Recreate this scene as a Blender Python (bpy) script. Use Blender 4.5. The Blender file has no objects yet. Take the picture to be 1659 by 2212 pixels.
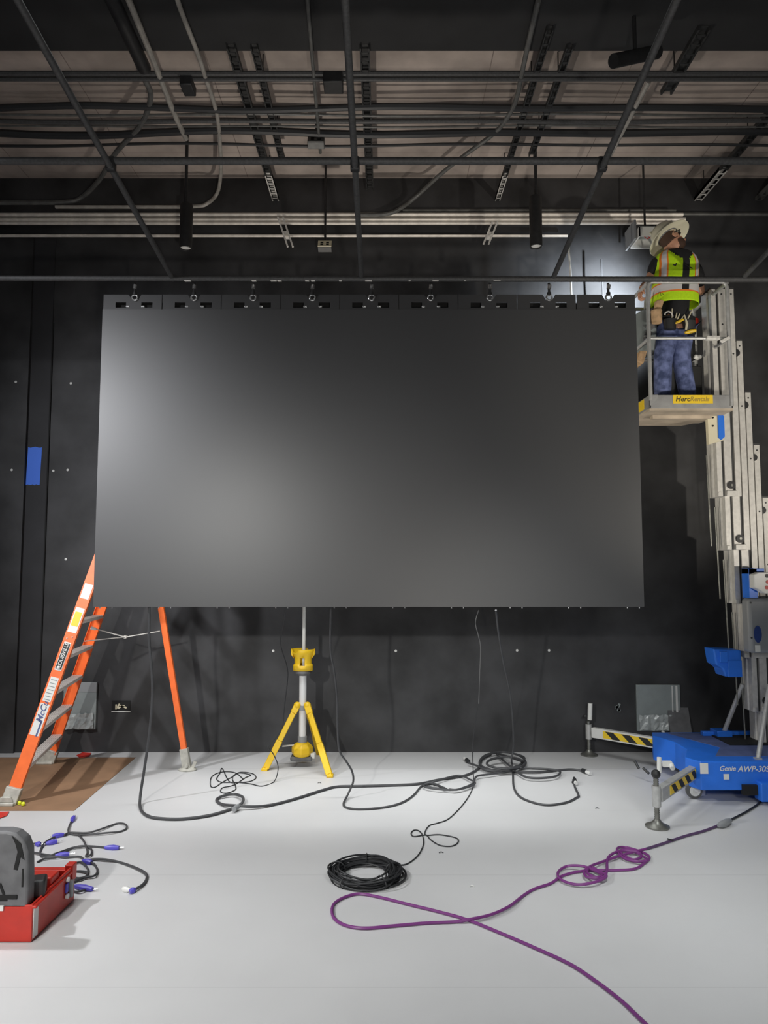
import bpy, bmesh, math, random, re
from mathutils import Vector, Matrix
random.seed(7)
PI = math.pi
C = bpy.context.scene.collection
# ------------------------------------------------------------------ camera maths
FX, CX, CY, CAMH = 1560.0, 829.5, 1106.0, 1.9
TH = math.radians(4.6)
CT, ST = math.cos(TH), math.sin(TH)
def ray(px, py):
    u = (px-CX)/FX; v = -(py-CY)/FX
    return Vector((u, CT-v*ST, ST+v*CT))
def P(px, py, Y):
    d = ray(px, py); t = Y/d.y
    return Vector((d.x*t, Y, CAMH+d.z*t))
def F(px, py, z=0.0):
    d = ray(px, py); t = (z-CAMH)/d.z
    return Vector((d.x*t, d.y*t, z))
# ------------------------------------------------------------------ materials
def mat(name, col, rough=.6, metal=0., noise=0., scale=8., bump=0., spec=.5, col2=None, coat=0.):
    m = bpy.data.materials.new(name); m.use_nodes = True
    nt = m.node_tree; b = nt.nodes['Principled BSDF']
    b.inputs['Base Color'].default_value = (*col, 1); b.inputs['Roughness'].default_value = rough
    b.inputs['Metallic'].default_value = metal; b.inputs['Specular IOR Level'].default_value = spec
    b.inputs['Coat Weight'].default_value = coat
    if noise or bump:
        tc = nt.nodes.new('ShaderNodeTexCoord'); n = nt.nodes.new('ShaderNodeTexNoise')
        n.inputs['Scale'].default_value = scale; n.inputs['Detail'].default_value = 6
        nt.links.new(tc.outputs['Object'], n.inputs['Vector'])
        if noise:
            mx = nt.nodes.new('ShaderNodeMix'); mx.data_type = 'RGBA'
            c2 = col2 or tuple(min(1, c*(1+noise)) for c in col)
            mx.inputs['A'].default_value = (*[max(0, c*(1-noise)) for c in col], 1)
            mx.inputs['B'].default_value = (*c2, 1)
            r = nt.nodes.new('ShaderNodeValToRGB'); r.color_ramp.elements[0].position = .35; r.color_ramp.elements[1].position = .65
            nt.links.new(n.outputs['Fac'], r.inputs['Fac']); nt.links.new(r.outputs['Color'], mx.inputs['Factor'])
            nt.links.new(mx.outputs['Result'], b.inputs['Base Color'])
        if bump:
            bp = nt.nodes.new('ShaderNodeBump'); bp.inputs['Strength'].default_value = bump; bp.inputs['Distance'].default_value = .01
            nt.links.new(n.outputs['Fac'], bp.inputs['Height']); nt.links.new(bp.outputs['Normal'], b.inputs['Normal'])
    return m
def seam_wall(name, col, w, h, seamcol, rough, seamw, offx=0., offz=0., noise=.25, axis='XZ', scale=3., bump=.2, spec=.5):
    m = mat(name, col, rough, 0, noise, scale, bump, spec)
    nt = m.node_tree; b = nt.nodes['Principled BSDF']
    src = b.inputs['Base Color'].links[0].from_socket
    tc = nt.nodes.new('ShaderNodeTexCoord'); sp = nt.nodes.new('ShaderNodeSeparateXYZ')
    nt.links.new(tc.outputs['Object'], sp.inputs[0])
    facs = []
    for ax, per, off in ((axis[0], w, offx), (axis[1], h, offz)):
        if not per: continue
        a = nt.nodes.new('ShaderNodeMath'); a.operation = 'ADD'; a.inputs[1].default_value = off+200*per
        nt.links.new(sp.outputs[ax], a.inputs[0])
        md = nt.nodes.new('ShaderNodeMath'); md.operation = 'MODULO'; md.inputs[1].default_value = per
        nt.links.new(a.outputs[0], md.inputs[0])
        lt = nt.nodes.new('ShaderNodeMath'); lt.operation = 'LESS_THAN'; lt.inputs[1].default_value = seamw
        nt.links.new(md.outputs[0], lt.inputs[0]); facs.append(lt.outputs[0])
    f = facs[0]
    if len(facs) > 1:
        mx0 = nt.nodes.new('ShaderNodeMath'); mx0.operation = 'MAXIMUM'
        nt.links.new(facs[0], mx0.inputs[0]); nt.links.new(facs[1], mx0.inputs[1]); f = mx0.outputs[0]
    mx = nt.nodes.new('ShaderNodeMix'); mx.data_type = 'RGBA'; mx.inputs['B'].default_value = (*seamcol, 1)
    nt.links.new(src, mx.inputs['A']); nt.links.new(f, mx.inputs['Factor']); nt.links.new(mx.outputs['Result'], b.inputs['Base Color'])
    return m
M = {}
M['floor'] = seam_wall('white_painted_board', (.60, .60, .605), 0, 1.22, (.50, .50, .505), .5, .006, 0, -1.02, .03, 'XY', 1.3, .03)
M['wall'] = seam_wall('black_painted_wall', (.040, .041, .044), 0, 0, (0, 0, 0), .7, .006) if 0 else mat('black_painted_wall', (.033, .033, .035), .62, 0, .45, 2.2, .35)
M['wall_strip'] = mat('flat_black_strip', (.026, .026, .029), .7, 0, .15, 3, .1)
M['ceil'] = seam_wall('bare_deck_ceiling', (.42, .355, .315), 1.22, .62, (.22, .18, .16), .85, .008, .3, .2, .25, 'XY', 2.0, .3)
M['soffit'] = mat('black_soffit', (.018, .018, .019), .8, 0, .2, 3, .1)
M['screen'] = mat('matte_screen_face', (.055, .055, .057), .40, 0, .03, 700, 0, .6)
M['blackm'] = mat('black_metal', (.02, .02, .021), .5, .0, .2, 20, .05)
M['pipe'] = mat('black_pipe_paint', (.060, .060, .061), .55, .0, .2, 60, .05)
M['blackdeep'] = mat('deep_black', (.008, .008, .008), .8)
M['strut'] = mat('dark_strut', (.03, .03, .03), .6, .2, .3, 30)
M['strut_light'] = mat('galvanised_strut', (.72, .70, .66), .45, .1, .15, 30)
M['conduit'] = mat('brightly_lit_conduit', (.78, .73, .66), .38, .15, .12, 12)  # strong light on the painted conduits put into this bright colour
M['conduit_mid'] = mat('mid_grey_conduit', (.36, .34, .31), .45, .15, .15, 12)  # darker tone than the conduits along the wall top
M['conduit_dark'] = mat('grey_painted_conduit', (.12, .12, .115), .5, .2, .2, 12)
M['cable_black'] = mat('black_cable_rubber', (.022, .023, .025), .5)
M['cable_grey'] = mat('grey_cable_jacket', (.055, .056, .06), .5)
M['wire_thin'] = mat('thin_grey_wire', (.16, .16, .16), .5)
M['purple'] = mat('purple_cable_jacket', (.19, .04, .20), .42)
M['darkpurple'] = mat('dusky_purple_cable', (.10, .055, .13), .45)
M['plug_blue'] = mat('violet_blue_plug', (.09, .075, .50), .4)
M['plug_white'] = mat('clear_white_plug', (.7, .7, .68), .3)
M['chrome'] = mat('bright_zinc', (.8, .8, .8), .25, .9)
M['white'] = mat('white_plastic', (.75, .75, .72), .4)
M['cream'] = mat('cream_plate', (.72, .66, .48), .5)
M['alu'] = mat('mill_aluminium', (.64, .62, .58), .42, .15, .08, 25)
M['alu_dark'] = mat('dark_slot', (.06, .06, .06), .5, .3)
M['alu_cream'] = mat('warm_lit_aluminium', (.62, .56, .40), .5, .2, .08, 20)  # cream tone of warm light put into the aluminium colour
M['rail'] = mat('grey_painted_rail', (.50, .50, .49), .4, .3, .08, 30)
M['pan'] = mat('warm_lit_platform_pan', (.48, .40, .31), .7, .0, .18, 6, .1)  # tan tone of warm bounced light put into the colour
M['toe'] = mat('grey_platform_skirt', (.33, .33, .33), .5, .3, .12, 10)
M['blue'] = mat('lift_blue_paint', (.025, .18, .78), .38, 0, .05, 8, 0, .5)
M['bluedark'] = mat('dusty_blue_deck', (.10, .13, .28), .6, 0, .15, 9)
M['yellow'] = mat('yellow_plastic', (.86, .55, .015), .42)
M['yellow_sticker'] = mat('yellow_sticker', (.90, .62, .03), .45)
M['lime'] = mat('lime_vest_fabric', (.60, .98, .01), .8, 0, .06, 60)
M['orange_trim'] = mat('orange_trim', (.95, .25, .03), .7)
M['reflect'] = mat('reflective_tape', (.72, .70, .70), .5)
M['shirt'] = mat('black_shirt', (.014, .014, .016), .85)
M['jeans'] = mat('blue_denim', (.05, .075, .19), .85, 0, .35, 14, .3, .5, (.17, .21, .42))  # paler mottling stands in for the lit parts of the legs
M['skin'] = mat('skin', (.58, .30, .19), .55)
M['hair'] = mat('brown_hair', (.06, .03, .018), .8)
M['hat'] = mat('white_hard_hat', (.85, .82, .62), .35)
M['leather'] = mat('tan_leather', (.55, .36, .20), .7, 0, .2, 20)
M['orange'] = mat('orange_fibreglass', (.95, .17, .035), .42, 0, .08, 12)
M['step'] = mat('aluminium_tread', (.66, .61, .57), .5, .0, .1, 30)
M['foot'] = mat('grey_ladder_shoe', (.50, .49, .44), .6, .2, .15, 20)
M['brown'] = mat('brown_hardboard', (.30, .175, .10), .65, 0, .12, 4, .1)
M['paper'] = mat('white_paper', (.75, .75, .75), .7)
M['redtape'] = mat('red_tape', (.62, .03, .02), .5)
M['bluetape'] = mat('blue_masking_tape', (.05, .19, .85), .6)
M['red'] = mat('red_tool_case', (.52, .030, .018), .42, 0, .08, 12)
M['greylid'] = mat('grey_case_lid', (.13, .13, .135), .55, 0, .15, 12, .1)
M['panel'] = mat('grey_panel_cover', (.26, .29, .29), .5, .1, .06, 10)
M['plastic_film'] = mat('clear_film', (.42, .45, .45), .18, 0, .2, 14, .9)
M['jack'] = mat('dull_steel', (.23, .23, .21), .4, .7, .15, 25)
M['boxgrey'] = mat('grey_control_box', (.27, .28, .29), .5)
M['text_black'] = mat('black_lettering', (.02, .02, .02), .6)
M['text_grey'] = mat('faded_lettering', (.40, .28, .05), .6)
M['rubber'] = mat('rubber', (.12, .12, .12), .7)
# ------------------------------------------------------------------ mesh builder
class MB:
    def __init__(s): s.bm = bmesh.new(); s.mi = 0
    def face(s, vs):
        try:
            f = s.bm.faces.new(vs); f.material_index = s.mi; return f
        except ValueError: return None
    def box(s, c, d, rot=None):
        c = Vector(c); hx, hy, hz = d[0]/2, d[1]/2, d[2]/2
        R = rot.to_3x3() if rot else Matrix.Identity(3)
        v = [s.bm.verts.new(c+R @ Vector((x*hx, y*hy, z*hz))) for x in (-1, 1) for y in (-1, 1) for z in (-1, 1)]
        for q in ((0,1,3,2),(4,6,7,5),(0,4,5,1),(2,3,7,6),(0,2,6,4),(1,5,7,3)): s.face([v[i] for i in q])
        return s
    def bb(s, x0, x1, y0, y1, z0, z1):
        return s.box(((x0+x1)/2, (y0+y1)/2, (z0+z1)/2), (x1-x0, y1-y0, z1-z0))
    def beam(s, a, b, w, h, up=(0, 0, 1)):
        a = Vector(a); b = Vector(b); d = b-a; L = d.length; z = d.normalized()
        x = Vector(up).cross(z)
        if x.length < 1e-4: x = Vector((1, 0, 0))
        x.normalize(); y = z.cross(x)
        R = Matrix((x, y, z)).transposed()
        return s.box((a+b)/2, (w, h, L), R)
    def tube(s, pts, r, seg=8, caps=True):
        pts = [Vector(p) for p in pts]; n = len(pts)
        if n < 2: return s
        rs = r if isinstance(r, (list, tuple)) else [r]*n
        t0 = (pts[1]-pts[0]).normalized()
        u = t0.orthogonal().normalized(); rings = []
        for i, p in enumerate(pts):
            t = (pts[min(i+1, n-1)]-pts[max(i-1, 0)])
            t = t.normalized() if t.length > 1e-9 else t0
            u = (u-t*u.dot(t));  u = u.normalized() if u.length > 1e-6 else t.orthogonal().normalized()
            w = t.cross(u)
            rings.append([s.bm.verts.new(p+(u*math.cos(2*PI*k/seg)+w*math.sin(2*PI*k/seg))*rs[i]) for k in range(seg)])
        for a, b in zip(rings, rings[1:]):
            for k in range(seg): s.face([a[k], a[(k+1) % seg], b[(k+1) % seg], b[k]])
        if caps: s.face(rings[0][::-1]); s.face(rings[-1])
        return s
    def cyl(s, a, b, r, seg=16, r2=None): return s.tube([a, b], [r, r if r2 is None else r2], seg)
    def lathe(s, prof, origin=(0, 0, 0), R=None, seg=24, sx=1, sy=1):
        o = Vector(origin); R = R.to_3x3() if R else Matrix.Identity(3); rings = []
        for (r, z) in prof:
            rings.append([s.bm.verts.new(o+R @ Vector((r*sx*math.cos(2*PI*k/seg), r*sy*math.sin(2*PI*k/seg), z))) for k in range(seg)])
        for a, b in zip(rings, rings[1:]):
            for k in range(seg): s.face([a[k], a[(k+1) % seg], b[(k+1) % seg], b[k]])
        s.face(rings[0][::-1]); s.face(rings[-1]); return s
    def prism(s, poly, vec):
        vec = Vector(vec); a = [s.bm.verts.new(Vector(p)) for p in poly]; b = [s.bm.verts.new(Vector(p)+vec) for p in poly]
        s.face(a[::-1]); s.face(b); n = len(poly)
        for i in range(n): s.face([a[i], a[(i+1) % n], b[(i+1) % n], b[i]])
        return s
    def loft(s, rings, seg=20, matf=None, caps=True):
        """rings: (center, rx, ry, yaw)"""
        out = []
        for (c, rx, ry, yaw) in rings:
            c = Vector(c); Rm = Matrix.Rotation(yaw, 3, 'Z')
            out.append([s.bm.verts.new(c+Rm @ Vector((rx*math.copysign(abs(math.cos(2*PI*k/seg))**.8, math.cos(2*PI*k/seg)), ry*math.copysign(abs(math.sin(2*PI*k/seg))**.9, math.sin(2*PI*k/seg)), 0))) for k in range(seg)])
        for i, (a, b) in enumerate(zip(out, out[1:])):
            for k in range(seg):
                f = s.face([a[k], a[(k+1) % seg], b[(k+1) % seg], b[k]])
                if f and matf: f.material_index = matf(i, k)
        if caps: s.face(out[0][::-1]); s.face(out[-1])
        return s
    def sphere(s, c, r, seg=16, sc=(1, 1, 1), R=None):
        n = seg//2; prof = [(max(1e-4, math.sin(PI*i/n))*r, -math.cos(PI*i/n)*r*sc[2]) for i in range(n+1)]
        return s.lathe(prof, c, R, seg, sc[0], sc[1])
    def obj(s, name, mats, parent=None, origin=None, smooth=35, bevel=0):
        me = bpy.data.meshes.new(name); bmesh.ops.recalc_face_normals(s.bm, faces=s.bm.faces[:])
        if parent is not None: off = OFF[parent.name]
        elif origin is not None: off = Vector(origin)
        else:
            xs = [v.co for v in s.bm.verts]
            off = Vector(((min(v.x for v in xs)+max(v.x for v in xs))/2, (min(v.y for v in xs)+max(v.y for v in xs))/2, min(v.z for v in xs)))
        bmesh.ops.translate(s.bm, verts=s.bm.verts[:], vec=-off)
        s.bm.to_mesh(me); s.bm.free()
        for m in (mats if isinstance(mats, (list, tuple)) else [mats]): me.materials.append(m)
        if smooth:
            for p in me.polygons: p.use_smooth = True
            me.set_sharp_from_angle(angle=math.radians(smooth))
        o = bpy.data.objects.new(name, me); C.objects.link(o)
        OFF[o.name] = off.copy()
        if parent is not None: o.parent = parent
        else: o.location = off
        if bevel:
            b = o.modifiers.new('bevel', 'BEVEL'); b.width = bevel; b.segments = 2; b.limit_method = 'ANGLE'
        return o
OFF = {}
def tag(o, label, cat, group=None):
    o['label'] = label; o['category'] = cat
    if group: o['group'] = group
    return o
def thing(name, label, cat, loc=(0, 0, 0), group=None):
    o = bpy.data.objects.new(name, None); C.objects.link(o); o.location = loc; o.empty_display_size = .1
    OFF[o.name] = Vector(loc); return tag(o, label, cat, group)
def struct(name, mb, m, smooth=0):
    o = mb.obj(name, m, None, (0, 0, 0), smooth); o['kind'] = 'structure'; return o
def copy_tree(o, vec, label=None):
    def rec(x, par):
        c = x.copy(); C.objects.link(c); OFF[c.name] = OFF[x.name]+Vector(vec)
        if par is not None: c.parent = par
        for ch in [k for k in C.objects if k.parent == x and k.name in names]: rec(ch, c)
        return c
    names = set(k.name for k in C.objects)
    r = rec(o, None); r.location = Vector(o.location)+Vector(vec)
    if label: r['label'] = label
    return r
def smooth_path(pts, n=6, closed=False):
    pts = [Vector(p) for p in pts]; out = []; N = len(pts)
    for i in range(N-1):
        p0 = pts[max(i-1, 0)]; p1 = pts[i]; p2 = pts[i+1]; p3 = pts[min(i+2, N-1)]
        for k in range(n):
            t = k/n; t2 = t*t; t3 = t2*t
            out.append(.5*((2*p1)+(-p0+p2)*t+(2*p0-5*p1+4*p2-p3)*t2+(-p0+3*p1-3*p2+p3)*t3))
    out.append(pts[-1]); return out
def text_bm(mb, body, size, mtx, extrude=.001, align='CENTER', shear=0.):
    cu = bpy.data.curves.new('txt', 'FONT'); cu.body = body; cu.size = size; cu.extrude = extrude; cu.align_x = align; cu.align_y = 'CENTER'; cu.shear = shear
    cu.offset = size*.012
    ob = bpy.data.objects.new('txt', cu); C.objects.link(ob); bpy.context.view_layer.update()
    me = bpy.data.meshes.new_from_object(ob.evaluated_get(bpy.context.evaluated_depsgraph_get()))
    me.transform(mtx); mb.bm.from_mesh(me)
    bpy.data.objects.remove(ob); bpy.data.curves.remove(cu); bpy.data.meshes.remove(me); return mb
def frame(o, x, up):
    """matrix with local x along x, local y along up"""
    x = Vector(x).normalized(); up = Vector(up); z = x.cross(up).normalized(); y = z.cross(x)
    m = Matrix((x, y, z)).transposed().to_4x4(); m.translation = Vector(o); return m
def skin_mesh(name, verts, edges, radii, m, parent, sub=2, root=0):
    me = bpy.data.meshes.new(name); off = OFF[parent.name]
    me.from_pydata([Vector(v)-off for v in verts], edges, [])
    o = bpy.data.objects.new(name, me); C.objects.link(o)
    sk = o.modifiers.new('s', 'SKIN'); sk.use_smooth_shade = True
    for i, r in enumerate(radii):
        r = r if isinstance(r, tuple) else (r, r)
        me.skin_vertices[0].data[i].radius = r
    me.skin_vertices[0].data[root].use_root = True
    ss = o.modifiers.new('u', 'SUBSURF'); ss.levels = sub; ss.render_levels = sub
    bpy.context.view_layer.update()
    nm = bpy.data.meshes.new_from_object(o.evaluated_get(bpy.context.evaluated_depsgraph_get()))
    nm.materials.clear(); nm.materials.append(m); bpy.data.objects.remove(o)
    for p in nm.polygons: p.use_smooth = True
    o2 = bpy.data.objects.new(name, nm); C.objects.link(o2); o2.parent = parent; OFF[o2.name] = off.copy()
    return o2
def split_islands(o):
    me = o.data; bm = bmesh.new(); bm.from_mesh(me); bm.verts.ensure_lookup_table(); seen = set(); groups = []
    for v in bm.verts:
        if v.index in seen: continue
        st = [v]; g = []; seen.add(v.index)
        while st:
            q = st.pop(); g.append(q.index)
            for e in q.link_edges:
                w = e.other_vert(q)
                if w.index not in seen: seen.add(w.index); st.append(w)
        groups.append(set(g))
    bm.free()
    if len(groups) < 2: return
    base = re.sub(r'\.\d+$', '', o.name)
    for g in groups[1:]:
        c = o.copy(); c.data = me.copy(); c.name = base; C.objects.link(c); OFF[c.name] = OFF[o.name]
        b = bmesh.new(); b.from_mesh(c.data); b.verts.ensure_lookup_table()
        bmesh.ops.delete(b, geom=[v for v in b.verts if v.index not in g], context='VERTS'); b.to_mesh(c.data); b.free()
    b = bmesh.new(); b.from_mesh(me); b.verts.ensure_lookup_table()
    bmesh.ops.delete(b, geom=[v for v in b.verts if v.index not in groups[0]], context='VERTS'); b.to_mesh(me); b.free()
# ================================================================== SETTING
YW = F(829, 1625).y          # back wall
ZC = P(829, 385, YW).z       # ceiling
print('wall', YW, 'ceil', ZC)
struct('floor', MB().bb(-7.5, 7.5, -7, YW+.3, -.12, 0), M['floor'])
struct('wall_back', MB().bb(-7.5, 7.5, YW, YW+.25, 0, ZC+.4), M['wall'])
struct('wall_left', MB().bb(-7.7, -7.5, -7, YW+.25, 0, ZC+.4), M['wall'])
struct('wall_right', MB().bb(7.5, 7.7, -7, YW+.25, 0, ZC+.4), M['wall'])
struct('ceiling', MB().bb(-7.5, 7.5, -7, YW+.25, ZC, ZC+.2), M['ceil'])
# black soffit ends at the straight edge y=110
ZS = ZC-.22
YS = (ZS-CAMH)/((ray(829, 110).z)/ray(829, 110).y)
struct('trim_1', MB().bb(-7.5, 7.5, -7, YS, ZS, ZC-.001), M['soffit'])
# wall strip and left panel lip
x0 = P(46, 1300, YW).x; x1 = P(92, 1300, YW).x
struct('trim_2', MB().bb(x0, x1, YW-.012, YW-.001, 0, P(80, 514, YW).z), M['wall_strip'])
mb = MB(); mb.bb(-7.5, x0, YW-.045, YW-.001, 0, P(80, 514, YW).z)
struct('trim_3', mb, M['wall'])
mb = MB(); mb.bb(x1+.0, x1+.012, YW-.016, YW-.001, 0, 4.6)
struct('trim_4', mb, M['blackdeep'])
# masking tape on the strip
t0 = P(61, 966, YW-.013); t1 = P(88, 1047, YW-.013)
mb = MB(); n = 8; poly = []
for i in range(n+1): poly.append((t0.x+.01*math.sin(i*2)*.3+(t1.x-t0.x)*i/n, YW-.0125, t0.z+.006*math.sin(i*5.1)))
for i in range(n+1): poly.append((t1.x-.012-(t1.x-t0.x)*i/n, YW-.0125, t1.z+.006*math.sin(i*3.7)))
tag(mb.prism(poly, (0, -.002, 0)).obj('masking_tape', M['bluetape'], smooth=0), 'bright blue rectangle of masking tape on the black wall strip', 'tape')
# screws in the wall
for (px, py, d) in ((25, 1015, 'left of the blue tape'), (115, 1017, 'just right of the blue tape'), (146, 1015, 'second dot right of the blue tape'), (153, 828, 'high up between wall strip and screen'),
                    (142, 1208, 'low between the wall strip and the screen'), (1117, 1405, 'below the screen near a hanging cable'), (1186, 1405, 'below the screen right of a hanging cable'), (590, 1406, 'below the screen left of the yellow tripod'),
                    (855, 1406, 'below the middle of the screen'), (34, 825, 'upper left beyond the wall strip')):
    yy = YW-.045 if px < 40 else YW
    p = P(px, py, yy)
    tag(MB().lathe([(.001, -.008), (.012, -.006), (.014, 0), (.006, .003)], p, Matrix.Rotation(PI/2, 4, 'X'), 10).obj('screw_head', M['white']), 'small pale screw head in the black wall, '+d, 'screw', 'screw heads in the back wall')
# hole cut in the wall with white junk
a = P(242, 1513, YW); b = P(282, 1536, YW)
t = thing('wall_cutout', 'ragged dark cutout in the wall with pale wires inside, under the ladder', 'wall opening', ((a.x+b.x)/2, YW, b.z))
MB().bb(a.x, b.x, YW-.006, YW-.001, b.z, a.z).obj('dark_recess', M['blackdeep'], t, smooth=0)
mb = MB()
for i in range(5): mb.box((a.x+.05+.022*i, YW-.012, b.z+.045+.01*(i % 2)), (.016, .01, .05), Matrix.Rotation(.5*i, 4, 'Y'))
mb.obj('wire_stub', M['cream'], t)
MB().bb(a.x, b.x, YW-.01, YW-.002, b.z-.006, b.z).obj('ragged_edge', M['white'], t)
# small white scuffed plate
mb = MB(); p = P(1338, 1528, YW)
for i in range(6): mb.box((p.x+random.uniform(-.035, .035), YW-.006, p.z+random.uniform(-.04, .04)), (.025, .008, .03), Matrix.Rotation(random.random()*3, 4, 'Y'))
tag(mb.obj('plaster_patch', M['panel']), 'small pale chipped patch on the black wall, left of the right grey panel', 'wall patch')
# recessed electrical panels
def wall_panel(pxa, pya, pxb, pyb, label, extra):
    a = P(pxa, pya, YW-.03); b = P(pxb, pyb, YW-.03)
    t = thing('electrical_panel', label, 'electrical panel', ((a.x+b.x)/2, YW, b.z))
    MB().bb(a.x, b.x, YW-.03, YW-.001, b.z, a.z).obj('panel_cover', M['panel'], t, bevel=.004)
    mb = MB(); nx, nz = 14, 4; H = .13*(a.z-b.z)/.4
    vs = [[mb.bm.verts.new((a.x+.02+(b.x-a.x-.04)*i/nx, YW-.035-random.random()*.02, b.z+.01+H*j/nz+random.uniform(-.008, .008))) for i in range(nx+1)] for j in range(nz+1)]
    for j in range(nz):
        for i in range(nx): mb.face([vs[j][i], vs[j][i+1], vs[j+1][i+1], vs[j+1][i]])
    mb.obj('plastic_wrap', M['plastic_film'], t, smooth=0)
    if extra:
        w = b.x-a.x
        MB().bb(b.x-.09, b.x-.08, YW-.036, YW-.03, b.z+.05, a.z-.01).bb(b.x-.05, b.x-.03, YW-.037, YW-.03, b.z+.05, a.z-.01).obj('door_edge', M['plug_white'], t)
        MB().tube(smooth_path([(b.x-.2, YW-.02, b.z), (b.x-.17, YW-.04, b.z-.05), (b.x-.15, YW-.05, b.z-.25)]), .012).obj('conduit_tail', M['white'], t)
    else:
        MB().bb(a.x, b.x, YW-.034, YW-.03, a.z-.10, a.z-.002).obj('top_flap', M['boxgrey'], t, bevel=.002)
wall_panel(138, 1474, 206, 1576, 'grey wall panel wrapped in crinkled film behind the ladder steps', 0)
wall_panel(1374, 1479, 1472, 1579, 'square grey wall panel wrapped in crinkled film behind the blue lift', 1)
a = P(1455, 1532, YW-.1); b = P(1497, 1600, YW-.1)
mb = MB().beam((a.x+.07, YW-.16, 0.002), (a.x+.075, YW-.012, a.z), .22, .02, (0, 1, 0)); mb.obj_ = None
tag(mb.obj('cover_plate', M['greylid']), 'dark grey cover plate leaning on the wall beside the right grey panel', 'plate')
# floor sheets
q = [F(-160, 1637), F(293, 1637), F(160, 1752), F(-160, 1752)]
tag(MB().prism([(p.x, p.y, .0005) for p in q], (0, 0, .004)).obj('hardboard_sheet', M['brown'], smooth=0), 'brown hardboard floor sheet under the orange ladder', 'floor sheet')
for pts, lab in (([(165, 1633), (178, 1622.5+4), (197, 1628), (193, 1635), (172, 1638)], 'small red tape scrap on the floor against the wall behind the ladder'),
                 ([(-30, 1757), (20, 1755), (14, 1764), (2, 1768), (-30, 1790)], 'red tape scrap at the left edge in front of the ladder foot')):
    tag(MB().prism([(F(x, y).x, F(x, y).y, .0052) for x, y in pts], (0, 0, .003)).obj('tape_scrap', M['redtape'], smooth=0), lab, 'tape')
for (px, py, s) in ((42, 1740, 'left'), (50, 1742, 'right')):
    p = F(px, py)
    tag(MB().lathe([(.006, 0), (.014, .004), (.016, .018), (.010, .028), (.003, .032)], (p.x, p.y, .005)).obj('ear_plug', mat('neon_yellow_'+s, (.75, .8, .03), .6)), 'tiny neon yellow ear plug beside the ladder shoe, the %s one' % s, 'ear plug')
# ================================================================== LED SCREEN
YSC = 6.0
sl = P(211, 1000, YSC).x; sr = P(1383, 1000, YSC).x
zb = P(829, 1311, YSC).z; zt = P(829, 668, YSC).z; zh = P(829, 636, YSC).z
print('screen', sl, sr, zb, zt, zh)
scr = thing('display_wall', 'huge matte dark grey display screen hanging from the ceiling pipe', 'screen', ((sl+sr)/2, YSC, zb))
MB().bb(sl, sr, YSC, YSC+.03, zb, zt).obj('display_face', M['screen'], scr, smooth=0)
mb = MB(); cw = (sr-sl)/9
for i in range(9):
    for j in range(5):
        h = (zt-zb)/5; mb.bb(sl+i*cw+.008, sl+(i+1)*cw-.008, YSC+.03, YSC+.085, zb+j*h+.008, zb+(j+1)*h-.008)
mb.obj('cabinet_backs', M['blackm'], scr, smooth=0)
hd = zh-zt
M['header'] = mat('header_plate', (.045, .045, .047), .5)
for i in range(9):
    xa = sl+i*cw+.004; xb = sl+(i+1)*cw-.004; xc = (xa+xb)/2+.02
    mb = MB(); y0, y1 = YSC+.004, YSC+.012
    zw0, zw1 = zt+hd*.12, zt+hd*.48
    mb.bb(xa, xb, y0, y1, zt, zw0)
    mb.bb(xa, xc-.165, y0, y1, zw0, zw1); mb.bb(xc-.075, xc+.055, y0, y1, zw0, zw1); mb.bb(xc+.15, xb, y0, y1, zw0, zw1)
    zn = zt+hd*.62
    mb.bb(xa, xb, y0, y1, zw1, zn)
    for s in (-1, 1):
        xe = xa if s < 0 else xb
        mb.prism([(xe, y0, zn), (xc+s*.025, y0, zn), (xc+s*.055, y0, zh), (xe, y0, zh)], (0, y1-y0, 0))
    hb = mb.obj('hanging_bracket', M['header'], scr, smooth=0)
    MB().bb(xa+.01, xb-.01, YSC+.06, YSC+.07, zt, zt+hd*.6).obj('back_plate', M['blackdeep'], hb, smooth=0)
    for s in (-1, 1):
        MB().bb(xc+s*.065-.012, xc+s*.065+.018, YSC+.0, YSC+.03, zw0+.003, zw0+.018).obj('latch', M['chrome'], hb, bevel=.003)
    # eye nut and hanging bolt up to the pipe
    zr = zn-.01
    ringp = [(xc+.024*math.cos(a), YSC-.005, zr+.03+.024*math.sin(a)) for a in [k*2*PI/16 for k in range(17)]]
    MB().tube(ringp, .0075, 8).obj('eye_bolt', M['chrome'], hb)
    MB().cyl((xc, YSC-.003, zr+.05), (xc, YSC-.003, zr+.075), .018, 12).cyl((xc, YSC-.003, zr+.075), (xc, YSC-.003, P(0, 612, YSC).z), .011, 10).obj('hanger_bolt', M['blackm'], hb)
    MB().cyl((xc, YSC-.01, zr+.105), (xc+.004, YSC-.01, zr+.14), .016, 10).obj('turnbuckle', M['chrome'], hb)
for k in range(11):
    for d in (-13, 13):
        px = 232+k*127+d-20
        if px < 1390:
            p = P(px+15, 1313, YSC); MB().cyl((p.x, YSC+.02, zb-.012), (p.x, YSC+.02, zb+.002), .007, 8).obj('corner_pin', M['chrome'], scr)
# ================================================================== PIPE GRID (sloping)
SL = .12; PR = .021
Yg = 5.93; zg = P(829, 600, Yg).z
def gz(Y): return zg+SL*(Yg-Y)
def pipe(name, a, b, r, m, label, cat='pipe', group=None, seg=14):
    return tag(MB().cyl(a, b, r, seg).obj(name, m), label, cat, group)
pipe('steel_pipe', (-6.9, Yg, gz(Yg)), (6.9, Yg, gz(Yg)-.02), PR*1.1, M['pipe'], 'long black crossbar pipe carrying the big screen', group='black ceiling pipe grid')
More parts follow.
